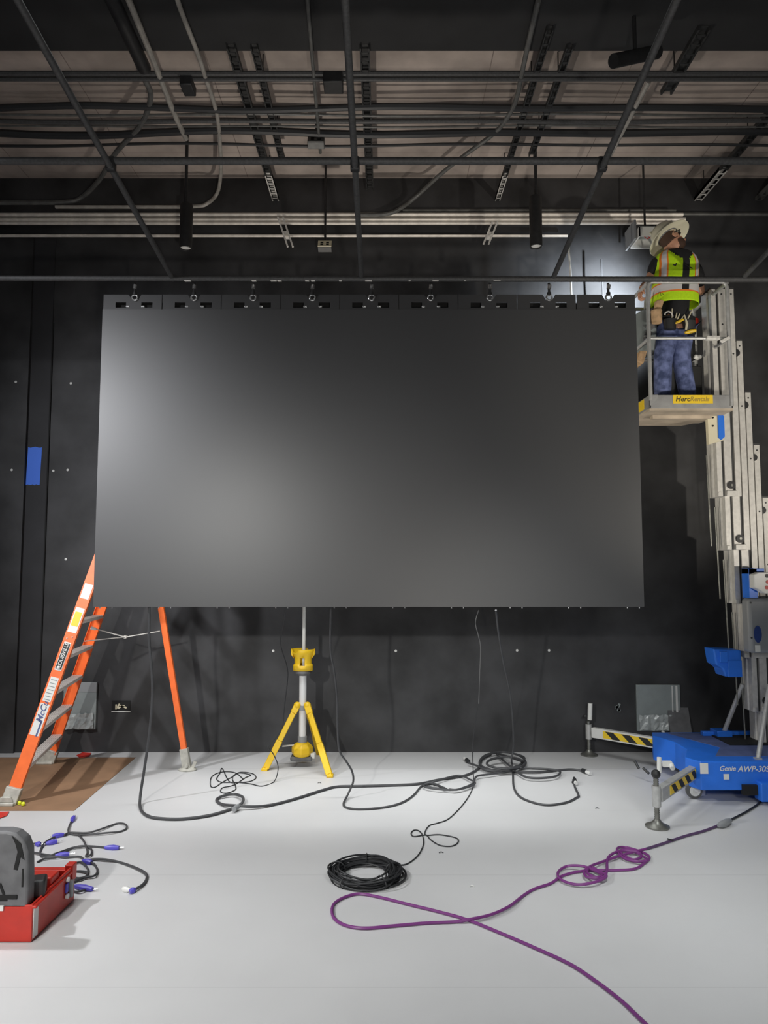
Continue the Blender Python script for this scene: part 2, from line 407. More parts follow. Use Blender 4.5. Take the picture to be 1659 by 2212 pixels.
# second cross pipe: find Y where the grid plane meets py=362
d = ray(829, 362); k = d.z/d.y; Y2 = (zg+SL*Yg-CAMH)/(k+SL)
pipe('steel_pipe', (-6.9, Y2, gz(Y2)+.045), (6.9, Y2, gz(Y2)+.045), PR*1.15, M['pipe'], 'black cross pipe just below the tan ceiling patch', group='black ceiling pipe grid')
Y3 = Y2-(Yg-Y2)
pipe('steel_pipe', (-6.9, Y3, gz(Y3)+.045), (6.9, Y3, gz(Y3)+.045), PR*1.1, M['pipe'], 'black cross pipe above the near end of the grid', group='black ceiling pipe grid')
xs = [P(372, 598, Yg).x, P(781, 598, Yg).x, P(1195, 598, Yg).x, P(1606, 598, Yg).x, P(-45, 598, Yg).x]
lab = ['slanting black pipe at upper left running toward the viewer', 'black pipe running toward the viewer over the centre of the screen', 'slanting black pipe at upper right running toward the viewer', 'short visible pipe at the right edge above the worker', 'pipe running toward the viewer beyond the left edge']
for x, l in zip(xs[:4], lab):
    pipe('steel_pipe', (x, Yg+.03, gz(Yg+.03)+.0), (x, 1.5, gz(1.5)), PR, M['pipe'], l, group='black ceiling pipe grid')
    for yy in (Y2,):
        mb = MB().box((x, yy, gz(yy)+.022), (.06, .05, .09)); tag(mb.obj('pipe_clamp', M['blackm'], bevel=.008), 'black clamp gripping the '+{0: 'leftmost', 1: 'central', 2: 'right slanting', 3: 'far right'}[xs.index(x)]+' grid pipe where the cross pipe passes', 'clamp', 'grid clamps')
# clips under the carrying pipe, white highlights put into their pale colour
for i, (px, w) in enumerate(((592, 16), (548, 10), (404, 14), (602, 12), (663, 9), (676, 9), (796, 15), (941, 14), (1074, 16), (735, 6), (885, 5), (1005, 5))):
    p = P(px, 607, Yg-.02)
    tag(MB().box((p.x, Yg, gz(Yg)-.024), (w/255, .03, .014)).obj('pipe_clip', M['strut_light'], bevel=.003), 'small bright clip under the screen-carrying pipe', 'clip', 'bright clips under the carrying pipe')
# ================================================================== CEILING STRUTS
ZP = 6.02
def pl(px, py, z=ZP):   # point in the horizontal plane of the conduits
    d = ray(px, py); t = (z-CAMH)/d.z; return Vector((d.x*t, d.y*t, z))
def strut(pa, pb, label, w=.041, m='strut', z=ZP, bright=None, holes=True):
    """deep U-channel, open side down, running between two picture points of its plane"""
    a = pl(*pa, z); b = pl(*pb, z); a.x = b.x = (a.x+b.x)/2 if abs(a.x-b.x) < .4 else a.x
    t = thing('strut_channel', label, 'strut', ((a.x+b.x)/2, (a.y+b.y)/2, z), 'ceiling strut channels')
    def seg(mb, a, b):
        mb.beam(a+Vector((-w*.42, 0, 0)), b+Vector((-w*.42, 0, 0)), w*.16, .041).beam(a+Vector((w*.42, 0, 0)), b+Vector((w*.42, 0, 0)), w*.16, .041)
        mb.beam(a+Vector((0, 0, .018)), b+Vector((0, 0, .018)), w*.7, .005)
        if holes:
            n = int((b-a).length/.1)
            for i in range(n): q = a.lerp(b, (i+.5)/max(n, 1)); mb.box(q+Vector((0, 0, -.019)), (w*.8, .02, .003))
    mb = MB(); seg(mb, a, b); mb.obj('channel', M[m], t, smooth=0)
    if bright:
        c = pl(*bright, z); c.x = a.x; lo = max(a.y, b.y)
        far = Vector((a.x, lo, z)); mb = MB(); seg(mb, Vector((a.x, c.y, z-.003)), far+Vector((0, .01, -.003))); mb.obj('pale_channel_end', M['strut_light'], t, smooth=0)  # far end of the same channel in a paler material
    # threaded rods up to the deck
    mb = MB()
    for s in (.25, .75):
        q = a.lerp(b, s); mb.cyl((q.x, q.y, z+.02), (q.x, q.y, ZC), .005, 6)
    mb.obj('threaded_rod', M['strut'], t)
    return t
strut((500, 100), (600, 448), 'dark strut channel left of centre with bright twin-rail end', .075, bright=(578, 376))
strut((548, 100), (612, 350), 'perforated dark strut channel just right of the bright-ended one', .06)
strut((782, 100), (803, 408), 'perforated strut channel directly behind the central pipe', .08)
strut((1228, 100), (1150, 335), 'dark strut channel right of centre, outer of the pair', .055)
strut((1187, 60), (1070, 448), 'dark strut channel right of centre with bright twin-rail end', .055, bright=(1098, 376))
strut((1690, 232), (1470, 460), 'right strut channel with bright twin rails above the worker', .085, bright=(1545, 365))
strut((1760, 330), (1524, 526), 'short galvanised strut right of the hard hat', .07, 'conduit_dark')
strut((1520, 60), (1440, 200), 'black strut channel beside the upper right pipe', .10)
for (pa, pb, l) in (((606, 470), (627, 533), 'short twin-rail strut stub below the conduits, left'), ((1069, 480), (1050, 527), 'short twin-rail strut stub below the conduits, right'), ((1448, 478), (1432, 494), 'short strut stub just above the hard hat')):
    a = P(*pa, YW-.14); b = P(*pb, YW-.5 if 0 else YW-.14)
    mb = MB()
    for s in (-.028, .028): mb.beam(a+Vector((s, 0, 0)), b+Vector((s, 0, 0)), .018, .03, (0, 1, 0))
    mb.box((a+b)/2+Vector((0, .07, 0)), (.05, .14, .03))
    tag(mb.obj('strut_stub', M['strut_light'], smooth=0), l, 'strut')
# unistrut pair across and black cable bundles over the tan patch
def across(py, r, m, label, wob=0, z=ZC-.25, name='conduit', cat='conduit', xr=(-6.9, 6.9), n=26, sag=0, group=None):
    Y = (z-CAMH)/(ray(829, py).z/ray(829, py).y)
    pts = [(xr[0]+(xr[1]-xr[0])*i/n, Y+wob*math.sin(i*1.3+py), z+wob*.5*math.sin(i*.9+py*.3)) for i in range(n+1)]
    return tag(MB().tube(smooth_path(pts, 3), r, 8).obj(name, m), label, cat, group)
across(159, .022, M['pipe'], 'grey bar across the ceiling, far one of the upper pair', n=2)
across(171, .018, M['pipe'], 'grey bar across the ceiling, near one of the upper pair', n=2, z=ZC-.27)
across(233, .03, M['cable_black'], 'black cable bundle across the tan ceiling, nearest the viewer', .02, name='cable_bundle', cat='cable')
across(262, .022, M['pipe'], 'grey-black conduit between the ceiling cable bundles', 0.01)
across(248, .012, M['conduit_dark'], 'thin grey conduit beside the nearest ceiling cable bundle', 0.01)
across(287, .035, M['cable_black'], 'thickest black cable bundle across the tan ceiling', .025, name='cable_bundle', cat='cable')
across(313, .014, M['cable_black'], 'thin black cable across the tan ceiling, nearest the wall', .015, name='cable_bundle', cat='cable')
across(273, .010, M['conduit_dark'], 'thin grey conduit beside the thickest ceiling bundle', 0.01)
# big dark duct pipe at upper left, short black tube upper right
tag(MB().cyl(pl(215, -60, ZP), pl(312, 148, ZP), .055, 16).obj('black_duct', M['blackm']), 'fat black tube at upper left pointing down at the ceiling patch', 'duct')
tag(MB().cyl(P(1325, 132, 5.0), P(1420, 112, 5.2), .05, 16).cyl(P(1372, 122, 5.1), Vector((P(1372, 122, 5.1).x, 5.1, ZS+.01)), .015, 10).obj('black_lamp_tube', M['blackm']), 'short black tube lying sideways near the upper right pipe', 'fixture')
# wall conduits (horizontal)
def hcond(py, pxa, pxb, r, m, label, dy=.10):
    a = P(pxa, py, YW-dy); b = P(pxb, py, YW-dy); b.z = a.z
    return tag(MB().cyl(a, b, r, 10).obj('conduit', m), label, 'conduit', 'conduits along the top of the back wall')
hcond(464, -300, 1475, .022, M['conduit'], 'pale conduit along the wall top, upper of the bright three', .12)
hcond(474.5, -300, 1480, .020, M['conduit'], 'pale conduit along the wall top, middle of the bright three', .12)
hcond(482, -300, 1475, .018, M['conduit'], 'pale conduit along the wall top, lowest of the bright three', .12)
hcond(509, -300, 1226, .016, M['conduit'], 'single pale conduit running below the bright three', .10)
hcond(454, 870, 1460, .014, M['conduit_dark'], 'dull conduit above the bright three on the right half', .12)
hcond(463, 1440, 1900, .02, M['conduit_dark'], 'dull conduit above the worker at the wall top', .10)
# bent conduits
def bent(pts, r, m, label, n=6):
    return tag(MB().tube(smooth_path(pts, n), r, 10).obj('bent_conduit', m), label, 'conduit', 'bent conduits')
zz = P(829, 447, YW-.16).z
wp = lambda px, py: P(px, py, YW-.16)
bent([wp(-200, 438), wp(60, 438), wp(150, 436), wp(180, 424), pl(215, 388, 6.0), pl(250, 330, 6.0), pl(300, 275, 6.0), pl(320, 235, 6.02), pl(325, 200, 6.02), pl(312, 170, 6.02), pl(290, 120, 6.02), pl(262, 40, 6.02), pl(240, -30, 6.02)], .024, M['conduit_dark'], 'bent grey conduit sweeping up from the far left of the wall')
bent([wp(120, 447), wp(300, 447), wp(420, 446), wp(450, 438), wp(470, 415), pl(477, 370, 6.0), pl(475, 310, 6.0), pl(470, 255, 6.0), pl(460, 215, 6.0), pl(445, 170, 6.0), pl(425, 110, 6.0), pl(390, 20, 6.0), pl(372, -40, 6.0)], .019, M['conduit_mid'], 'bent pale conduit curving up left of the left black downlight')
bent([wp(770, 464), wp(830, 463), wp(862, 452), wp(900, 424), pl(950, 378, 6.0), pl(1000, 338, 6.0), pl(1065, 290, 6.0), pl(1095, 255, 6.0), pl(1115, 215, 6.0), pl(1126, 165, 6.0), pl(1140, 100, 6.0), pl(1163, 0, 6.0)], .021, M['conduit_dark'], 'bent grey conduit curving up to the right of the central pipe')
bent([pl(270, -20, 6.0), pl(345, 165, 6.0), pl(372, 235, 6.0), pl(390, 275, 6.0), pl(402, 300, 6.0)], .024, M['conduit_mid'], 'straight pale conduit at upper left ending at the left downlight stem', 2)
bent([pl(1402, 175, 6.0), pl(1330, 312, 6.0), pl(1310, 350, 6.0)], .022, M['conduit_mid'], 'pale conduit beside the right slanting pipe', 2)
bent([pl(663, -10, 6.0), pl(692, 330, 6.0)], .015, M['conduit_dark'], 'thin dark conduit running to the small ceiling outlet box', 2)
# boxes on the ceiling
def ceilbox(px, py, w, h, label, m='blackm', z=5.95):
    p = pl(px, py, z); return tag(MB().box(p, (w, .16, h)).obj('junction_box', M[m], bevel=.008), label, 'box')
ceilbox(720, 178, .16, .10, 'black ceiling box hanging under the upper grey bars'); ceilbox(406, 186, .1, .08, 'small black box above the left downlight')
# outlet drops
def outlet(px, py, Y, w, h, label, m):
    c = P(px, py, Y); t = thing('outlet_box', label, 'outlet box', c, 'ceiling outlet boxes')
    R = Matrix.Rotation(math.radians(-30), 4, 'X')
    MB().box(c, (w, .07, h), R).obj('box_body', M[m], t, bevel=.005)
    MB().box(c+R @ Vector((0, -.037, 0)), (w*.96, .006, h*.96), R).obj('face_plate', M['cream'] if m != 'conduit_dark' else M[m], t)
    mb = MB()
    for s in (-1, 1):
        for u in (-1, 1): mb.box(c+R @ Vector((s*w*.2, -.041, u*h*.16)), (w*.2, .004, h*.22), R)
    mb.obj('socket', M['blackdeep'], t)
    MB().cyl(c+Vector((0, .02, h/2)), (c.x, c.y+.02, ZC), .012, 10).obj('drop_stem', M['blackm'], t)
    return t
outlet(702, 533, YW-.35, .15, .10, 'cream double outlet box hanging below the wall conduits', 'blackm')
outlet(683, 308, 6.6, .16, .11, 'dim grey outlet box hanging under the tan ceiling', 'conduit_dark')
# downlights
def downlight(px, pt, pb, lab):
    Y = 6.9; a = P(px, pt, Y); b = P(px, pb, Y); r = .062
    t = thing('cylinder_downlight', lab, 'downlight', b, 'cylinder downlights')
    MB().lathe([(r*.9, a.z-b.z), (r, a.z-b.z-.01), (r, .0), (r*.9, -.004), (r*.86, .0), (r*.84, .03)][::-1], b).obj('housing', M['blackm'], t)
    MB().lathe([(r*.80, .012), (r*.80, .02)], b).obj('lens', M['plug_white'], t)
    MB().cyl(a, (a.x, a.y, ZC), .016, 12).obj('stem', M['blackm'], t)
downlight(401, 442, 537, 'black cylinder downlight over the left part of the screen')
downlight(1158, 425, 533, 'black cylinder downlight over the right part of the screen')
# open junction box above the worker + hanging cable ends
c = P(1398, 524, 7.35); t = thing('junction_box', 'open grey ceiling box the worker is wiring beside the hard hat', 'junction box', c)
w, dd, h = .27, .30, .10
MB().bb(c.x-w/2, c.x+w/2, c.y-dd/2, c.y+dd/2, c.z+h, c.z+h+.004).obj('box_top', M['panel'], t)
mb = MB(); mb.bb(c.x-w/2, c.x-w/2+.012, c.y-dd/2, c.y+dd/2, c.z, c.z+h).bb(c.x+w/2-.012, c.x+w/2, c.y-dd/2, c.y+dd/2, c.z, c.z+h)
mb.bb(c.x-w/2, c.x+w/2, c.y-dd/2, c.y-dd/2+.012, c.z, c.z+h).bb(c.x-w/2, c.x+w/2, c.y+dd/2-.012, c.y+dd/2, c.z, c.z+h); mb.obj('box_side', M['white'], t)
mb = MB()
for i in range(4): mb.tube(smooth_path([(c.x-.05+.03*i, c.y, c.z+.09), (c.x-.02+.03*i, c.y-.05, c.z+.02+.01*i), (c.x+.03+.02*i, c.y-.02, c.z+.05)]), .004, 6)
mb.obj('red_wire', M['redtape'], t)
MB().bb(c.x-w/2-.03, c.x-w/2-.012, c.y-.1, c.y+.2, c.z, c.z+.2).obj('cover_flap', M['boxgrey'], t)
MB().tube(smooth_path([(c.x+.05, c.y, c.z), (c.x+.06, c.y, c.z-.04), (c.x+.075, c.y, c.z-.12)]), .008).obj('cord_tail', M['white'], t)
MB().cyl((c.x, c.y+.05, c.z+h), (c.x, c.y+.05, ZC), .012, 8).obj('drop_stem', M['blackm'], t)
tag(MB().tube(smooth_path([P(1229, 518, 7.3), P(1229, 545, 7.3), P(1232, 580, 7.3), P(1234, 632, 7.3), P(1236, 700, 7.3)]), [.012]*25 if 0 else .011).obj('hanging_cord', M['white']), 'white cord hanging behind the screen just left of the lit wall patch', 'cord')
tag(MB().tube(smooth_path([P(1299, 560, 7.5), P(1300, 600, 7.5), P(1302, 640, 7.5), P(1300, 680, 7.5)]), .009).obj('hanging_cord', M['cable_grey']), 'dark cord hanging in front of the lit wall patch', 'cord')
# ================================================================== LADDER (tripod type)
A0 = F(18, 1740); B0 = F(103, 1650); C0 = F(405, 1664)
apx = P(287, 1056, 6.7); ZA = apx.z
At = Vector((apx.x-.03, 6.58, ZA)); Bt = Vector((apx.x+.0, 6.95, ZA)); Ct = Vector((apx.x+.06, 6.78, ZA))
lad = thing('step_ladder', 'tall orange fibreglass tripod stepladder with aluminium steps, partly behind the screen', 'ladder', (A0.lerp(C0, .5).x, A0.lerp(C0, .5).y, 0))
def rail_pt(a, b, z): return a.lerp(b, z/ZA)
railx = (At-A0).normalized()
for (a, b, nm) in ((A0, At, 'n'), (B0, Bt, 'f')):
    a2 = rail_pt(a, b, .11); mb = MB(); side = Vector((0, 1, 0))
    d = (b-a2).normalized(); wv = side.cross(d).normalized()
    # C channel: web faces the viewer, two flanges behind
    s = 1 if nm == 'n' else -1
    mb.beam(a2, b, .105, .006, side.cross(d).cross(d))
    w = side.cross(d).normalized()
    M3 = Matrix((w, side, d)).transposed()
    mb = MB(); L = (b-a2).length; mid = (a2+b)/2
    mb.box(mid, (.10, .006, L), M3); mb.box(mid+w*.047+Vector((0, s*.014, 0)), (.006, .028, L), M3); mb.box(mid-w*.047+Vector((0, s*.014, 0)), (.006, .028, L), M3)
    rr = mb.obj('front_rail', M['orange'], lad, smooth=0)
    # shoe
    mb = MB(); mb.box(rail_pt(a, b, .075)+Vector((0, 0, 0)), (.125, .05, .13), M3); mb.bb(a.x-.10, a.x+.06, a.y-.045, a.y+.045, .004, .03)
    mb.prism([(a.x-.09, a.y-.03, .03), (a.x+.05, a.y-.03, .03), (a.x+.03, a.y-.03, .075), (a.x-.05, a.y-.03, .075)], (0, .06, 0))
    sh = mb.obj('ladder_shoe', M['foot'], lad, bevel=.006)
    if nm == 'n':
        near_M, near_w, near_d = M3, w, d
# rear leg
d = (Ct-C0).normalized(); side = Vector((0, 1, 0)); w = side.cross(d).normalized(); M3 = Matrix((w, side, d)).transposed()
c2 = rail_pt(C0, Ct, .12); mb = MB(); L = (Ct-c2).length; mb.box((c2+Ct)/2, (.055, .04, L), M3); mb.obj('rear_leg', M['orange'], lad, bevel=.004)
mb = MB(); mb.box(rail_pt(C0, Ct, .12), (.075, .055, .18), M3); mb.lathe([(.01, 0), (.075, .0), (.08, .012), (.05, .03), (.02, .05)], (C0.x, C0.y, 0), None, 18, 1.1, .8)
mb.cyl((C0.x, C0.y-.05, .05), (C0.x, C0.y+.05, .05), .018, 12); mb.box((C0.x+.06, C0.y, .05), (.03, .02, .07), Matrix.Rotation(.4, 4, 'Y')); mb.obj('swivel_shoe', M['foot'], lad)
# steps
nst = int(ZA/.305)
for k in range(1, nst+1):
    z = k*.292
    p = rail_pt(A0, At, z)+Vector((.0, .01, 0)); q = rail_pt(B0, Bt, z)+Vector((0, -.01, 0))
    if z > ZA-.05: break
    dd = (q-p).normalized(); nrm = Vector((-dd.y, dd.x, 0)) if 0 else dd.cross(Vector((0, 0, 1))).normalized()
    mb = MB(); m = (p+q)/2; L = (q-p).length; R = Matrix((dd, nrm, dd.cross(nrm))).transposed()
    mb.box(m, (L, .095, .006), R); mb.box(m+nrm*.045+Vector((0, 0, -.012)), (L, .004, .028), R); mb.box(m-nrm*.045+Vector((0, 0, -.012)), (L, .004, .028), R)
    for i in range(5): mb.box(m+nrm*(-.036+.018*i)+Vector((0, 0, .004)), (L, .005, .003), R)
    mb.obj('step', M['step'], lad, smooth=0)
# top cap
mb = MB().box((apx.x+.0, 6.77, ZA+.02), (.22, .44, .05)); mb.obj('top_cap', M['orange'], lad, bevel=.01)
# spreader bars
hub = P(271, 1376, 6.9)
for a in (P(205, 1358, 6.85), P(183, 1385, 6.47)):
    MB().beam(a, hub, .006, .026, (0, 1, 0)).obj('spreader_bar', M['alu'], lad, smooth=0)
MB().beam(hub, P(346, 1363, 6.95), .008, .03, (0, 1, 0)).cyl(hub+Vector((0, -.02, 0)), hub+Vector((0, .02, 0)), .016, 12).obj('spreader_bar', M['alu'], lad)
MB().cyl(P(196, 1356, 6.82), P(207, 1359, 6.84), .014, 10).obj('spreader_pivot', M['plug_white'], lad)
# stickers on the near rail : placed by picture y along rail
def on_rail(py):
    lo, hi = 0, ZA
    for _ in range(40):
        m = (lo+hi)/2; p = rail_pt(A0, At, m); r = (p.z-CAMH)/p.y
        q = ray(829, py); 
        if r < q.z/q.y: lo = m
        else: hi = m
    return rail_pt(A0, At, m)
def sticker(y0, y1, m, wd=.07, name='sticker', lab=None, off=.0045, dx=0):
    a = on_rail(y0); b = on_rail(y1); mb = MB().box((a+b)/2+Vector((0, -off, 0))+near_w*dx, (wd, .002, (b-a).length), near_M)
    o = mb.obj(name, M[m], lad, smooth=0)
    if lab: o['label'] = lab
    return (a+b)/2
sticker(1262, 1293, 'white', .075, lab='white triangular-looking sticker')
sticker(1313, 1366, 'white', .078); sticker(1322, 1352, 'yellow_sticker', .06, off=.006, lab='orange-yellow warning sticker')
c = sticker(1387, 1448, 'white', .06, off=.005, lab='white-edged brand plate'); sticker(1390, 1445, 'text_black', .052, off=.006)
mb = MB(); text_bm(mb, 'LOUISVILLE', .043, frame(c+Vector((0, -.0085, 0))+near_d*.01, near_d, -near_w), .0008); mb.obj('lettering', M['white'], lad, smooth=0)
mb = MB(); mb.sphere(on_rail(1442)+Vector((0, -.008, 0)), .016, 12, (1, 1, 1)); mb.obj('logo_mark', M['white'], lad)
sticker(1463, 1515, 'white', .07, lab='white instruction sticker with grey lines')
mb = MB()
for i in range(7): mb.box(on_rail(1469+i*7)+Vector((0, -.0065, 0)), (.05, .001, .006), near_M)
mb.obj('printed_lines', M['panel'], lad, smooth=0)
c = sticker(1520, 1588, 'white', .078, lab='white tape with handwriting')
mb = MB(); text_bm(mb, 'McCu', .072, frame(on_rail(1538)+Vector((0, -.007, 0)), near_d, -near_w), .0006, shear=.3); mb.obj('lettering', M['jeans'], lad, smooth=0)
mb = MB().box(on_rail(1572)+Vector((0, -.006, 0))+near_w*.02, (.014, .001, .13), near_M); mb.obj('printed_lines', M['jeans'], lad, smooth=0)
for y in (1375, 1380):
    p = on_rail(y)+Vector((0, -.005, 0))+near_w*(.02 if y == 1375 else -.02); MB().sphere(p, .007, 8).obj('rivet', M['white'], lad)
# ================================================================== YELLOW TRIPOD LIGHT STAND
YT = 7.22
def T(px, py, Y=YT): return P(px, py, Y)
base = T(653, 1625); X0 = base.x
tl = thing('tripod_work_light', 'yellow and silver tripod work light stand behind the screen bottom', 'work light', (X0, YT, 0))
def tz(py): return P(829, py, YT).z
MB().cyl((X0, YT, tz(1608)), (X0, YT, tz(1457)), .036, 20).obj('pole', mat('bright_pole', (.82, .82, .82), .35, .2), tl)
MB().cyl((X0+.006, YT, tz(1457)), (X0+.006, YT, tz(1300)+.5), .017, 16).obj('upper_pole', M['white'], tl)
MB().cyl((X0, YT, tz(1612)), (X0, YT, tz(1590)), .045, 20).obj('pole_sleeve', M['boxgrey'], tl)
mb = MB(); mb.cyl((X0, YT, tz(1533)), (X0, YT, tz(1523)), .052, 20); mb.obj('hinge_collar', M['boxgrey'], tl)
mb = MB().bb(X0-.10, X0+.11, YT-.04, YT+.04, tz(1300)+.47, tz(1300)+.60); mb.obj('lamp_head', M['yellow'], tl, bevel=.01)
# lower hub
mb = MB(); zz0, zz1 = tz(1636), tz(1603); H = zz1-zz0
mb.lathe([(.055, zz0+.0), (.095, zz0+H*.18), (.105, zz0+H*.35), (.105, zz0+H*.68), (.075, zz0+H*.92), (.05, zz1)], (X0, YT, 0), None, 8); mb.obj('lower_hub', M['yellow'], tl, smooth=20, bevel=.006)
MB().bb(X0-.11, X0+.10, YT-.07, YT+.07, zz0-.02, zz0+.02).obj('battery_foot', M['greylid'], tl, bevel=.01)
# cage head
mb = MB(); zb0, zb1 = tz(1448), tz(1402); H = zb1-zb0; seg = 24
def hw(t): return .105 if t < .28 else (.085 if t < .62 else .085+(t-.62)*.12)
prof = [(0, .098), (.25, .100), (.32, .085), (.6, .085), (.8, .105), (1, .118)]
rings = []
for t, r in prof:
    rings.append([mb.bm.verts.new((X0+r*math.cos(2*PI*k/seg), YT+r*.8*math.sin(2*PI*k/seg), zb0+H*t - (H*.16 if t == 1 and k % 12 in (3, 4, 2) else 0))) for k in range(seg)])
for i, (a, b) in enumerate(zip(rings, rings[1:])):
    for k in range(seg):
        if i in (1, 2) and k in (17, 18): continue      # window in the cage
        mb.face([a[k], a[(k+1) % seg], b[(k+1) % seg], b[k]])
o = mb.obj('head_cage', M['yellow'], tl)
sd = o.modifiers.new('so', 'SOLIDIFY'); sd.thickness = .008
mb = MB()
for s in (-1, 1): mb.prism([(X0+s*.10, YT-.03, zb1-.03), (X0+s*.118, YT-.03, zb1+.008), (X0+s*.118, YT-.03, zb1-.05), (X0+s*.09, YT-.03, zb1-.09)], (0, .06, 0))
mb.obj('cage_lug', M['yellow'], tl, bevel=.004)
MB().lathe([(.04, -.05), (.085, -.02), (.075, .0)], (X0, YT, zb0)).obj('head_base', M['greylid'], tl)
for foot, top in ((F(572, 1664), T(642, 1524, YT-.03)), (F(713, 1678), T(664, 1524, YT-.04)), (F(690, 1629), T(668, 1540, YT+.05))):
    mb = MB(); d = foot-top
    for s0, s1, wd, th in ((0, .12, .062, .05), (.12, .55, .052, .045), (.55, .97, .060, .045), (.97, 1.0, .05, .05)):
        mb.beam(top+d*s0, top+d*s1+Vector((0, 0, .0)), wd, th, (0, 1, 0))
    mb.sphere(top, .037, 12); mb.box((foot.x, foot.y, .012), (.06, .07, .024)); mb.obj('leg', M['yellow'], tl, bevel=.006)
MB().beam(T(610, 1612), (X0, YT, tz(1607)), .01, .022, (0, 1, 0)).obj('brace', M['alu'], tl)
mb = MB().beam(T(679, 1555, 7.14), T(686, 1580, 7.11), .006, .03, (0, 1, 0)); mb.obj('leg_sticker', M['text_black'], tl, smooth=0)
MB().bb(X0+.085, X0+.125, YT-.05, YT+.02, zz0+.0, zz0+.05).obj('charger_block', M['white'], tl, bevel=.004)
# ================================================================== CABLES
def fz(pts, r, lift=None): return [F(x, y, r+(0 if lift is None else lift[i])) for i, (x, y) in enumerate(pts)]
def cable(name, pts, r, m, label, cat='cable', group=None, n=6, seg=8):
    return tag(MB().tube(smooth_path(pts, n), r, seg).obj(name, M[m]), label, cat, group)
# hanging + floor cable 1 (left)
r = .0115
pts = [P(322, 1290, 6.04), P(322, 1340, 6.05), P(322, 1380, 6.05), P(328, 1450, 6.07), P(329, 1510, 6.08), P(322, 1590, 6.08), P(312, 1660, 6.08), P(303, 1720, 6.06)] + \
    fz([(304, 1748), (318, 1762), (345, 1768), (395, 1769), (450, 1762), (490, 1751), (512, 1742), (524, 1733), (524, 1722), (508, 1716), (486, 1718), (468, 1727), (478, 1737), (505, 1740), (550, 1742), (590, 1738), (640, 1725), (700, 1706), (730, 1699), (780, 1698), (850, 1696), (905, 1693), (950, 1684), (1005, 1675), (1033, 1660), (1042, 1640), (1060, 1630)], r,
       [0]*6+[.0, .012, .02, .012, .01, 0, .0, .02, .01]+[0]*12)
cable('power_cable', pts, r, 'cable_grey', 'thick dark cable dropping from the screen left and looping along the floor')
tag(MB().cyl(F(505, 1748, .03), F(514, 1742, .03), .02, 12).obj('cable_connector', M['boxgrey']), 'grey connector sleeve on the small cable loop in front of the tripod', 'connector')
# thin cable 2
r = .0045
cable('thin_cable', [P(618, 1300, 6.2), P(613, 1345, 6.3), P(606, 1390, 6.35), P(620, 1440, 6.4), P(621, 1470, 6.4), P(614, 1530, 6.45), P(610, 1570, 6.5), P(592, 1600, 6.55), P(578, 1612, 6.6), P(590, 1628, 6.65), P(600, 1652, 6.7), P(599, 1672, 6.7)]+fz([(590, 1690), (565, 1698), (540, 1693), (510, 1690), (480, 1690), (468, 1683), (475, 1670), (480, 1660), (495, 1688), (515, 1690), (540, 1688), (553, 1680), (545, 1671), (520, 1668), (505, 1675), (502, 1684), (508, 1696), (508, 1706), (490, 1713), (477, 1711), (480, 1702), (498, 1698), (512, 1692), (530, 1680), (541, 1675), (535, 1672), (515, 1670), (502, 1678), (480, 1690), (465, 1700), (455, 1698), (456, 1680), (470, 1670), (490, 1667), (510, 1670), (525, 1683)], r, [.0]*36), r, 'cable_black', 'thin black cable hanging past the yellow tripod and coiled loosely on the floor')
# cable 3
r = .0085
cable('power_cable', [P(715, 1295, 6.12), P(714, 1400, 6.15), P(722, 1450, 6.18), P(728, 1510, 6.2), P(729, 1570, 6.25), P(733, 1620, 6.25), P(748, 1645, 6.25), P(760, 1665, 6.25), P(763, 1688, 6.25), P(752, 1715, 6.2)]+fz([(742, 1736), (750, 1745), (780, 1748), (830, 1744), (868, 1734), (893, 1718), (910, 1699), (930, 1693), (960, 1702), (955, 1703), (935, 1702), (915, 1696)], r)+fz([(940, 1688), (990, 1675), (1015, 1684), (1026, 1690), (1020, 1697), (985, 1706), (940, 1704), (915, 1698), (935, 1692), (965, 1705)], r*3), r, 'cable_grey', 'dark cable dropping right of the tripod and curving to the middle floor loops')
# cable 4
cable('power_cable', [P(1071, 1318, 6.25), P(1077, 1370, 6.4), P(1087, 1430, 6.6), P(1100, 1490, 6.85), P(1107, 1550, 7.0), P(1109, 1610, 7.1), P(1105, 1640, 7.1), P(1107, 1655, 7.1)]+fz([(1108, 1672), (1110, 1700), (1122, 1720), (1150, 1733), (1185, 1739), (1225, 1733), (1247, 1722), (1250, 1718), (1242, 1700), (1238, 1685)], .009), .009, 'cable_grey', 'cable dropping at the right of the screen and ending in a plug on the floor')
# thin wire 5
cable('thin_cable', [P(1034, 1520, 6.6), P(1029, 1545, 6.65), P(1024, 1580, 6.7), P(1021, 1620, 6.8), P(1022, 1660, 6.8)]+fz([(1023, 1690), (1018, 1710), (1000, 1738), (970, 1768), (945, 1778), (928, 1783), (919, 1795), (921, 1804), (950, 1803), (985, 1810), (989, 1820), (975, 1828), (950, 1826), (930, 1814), (920, 1804), (895, 1807), (888, 1801), (893, 1794), (903, 1794), (912, 1803), (915, 1822), (905, 1845), (885, 1863), (865, 1869), (825, 1868), (800, 1866)], .0045), .0045, 'cable_black', 'thin black wire curving from the wall loops down to the black coil')
cable('thin_cable', [P(1034, 1318, 6.3), P(1027, 1345, 6.3), P(1033, 1372, 6.35), P(1038, 1400, 6.4), P(1036, 1460, 6.5), P(1034, 1520, 6.6)], .0035, 'wire_thin', 'barely visible thin wire hanging below the screen near the right')
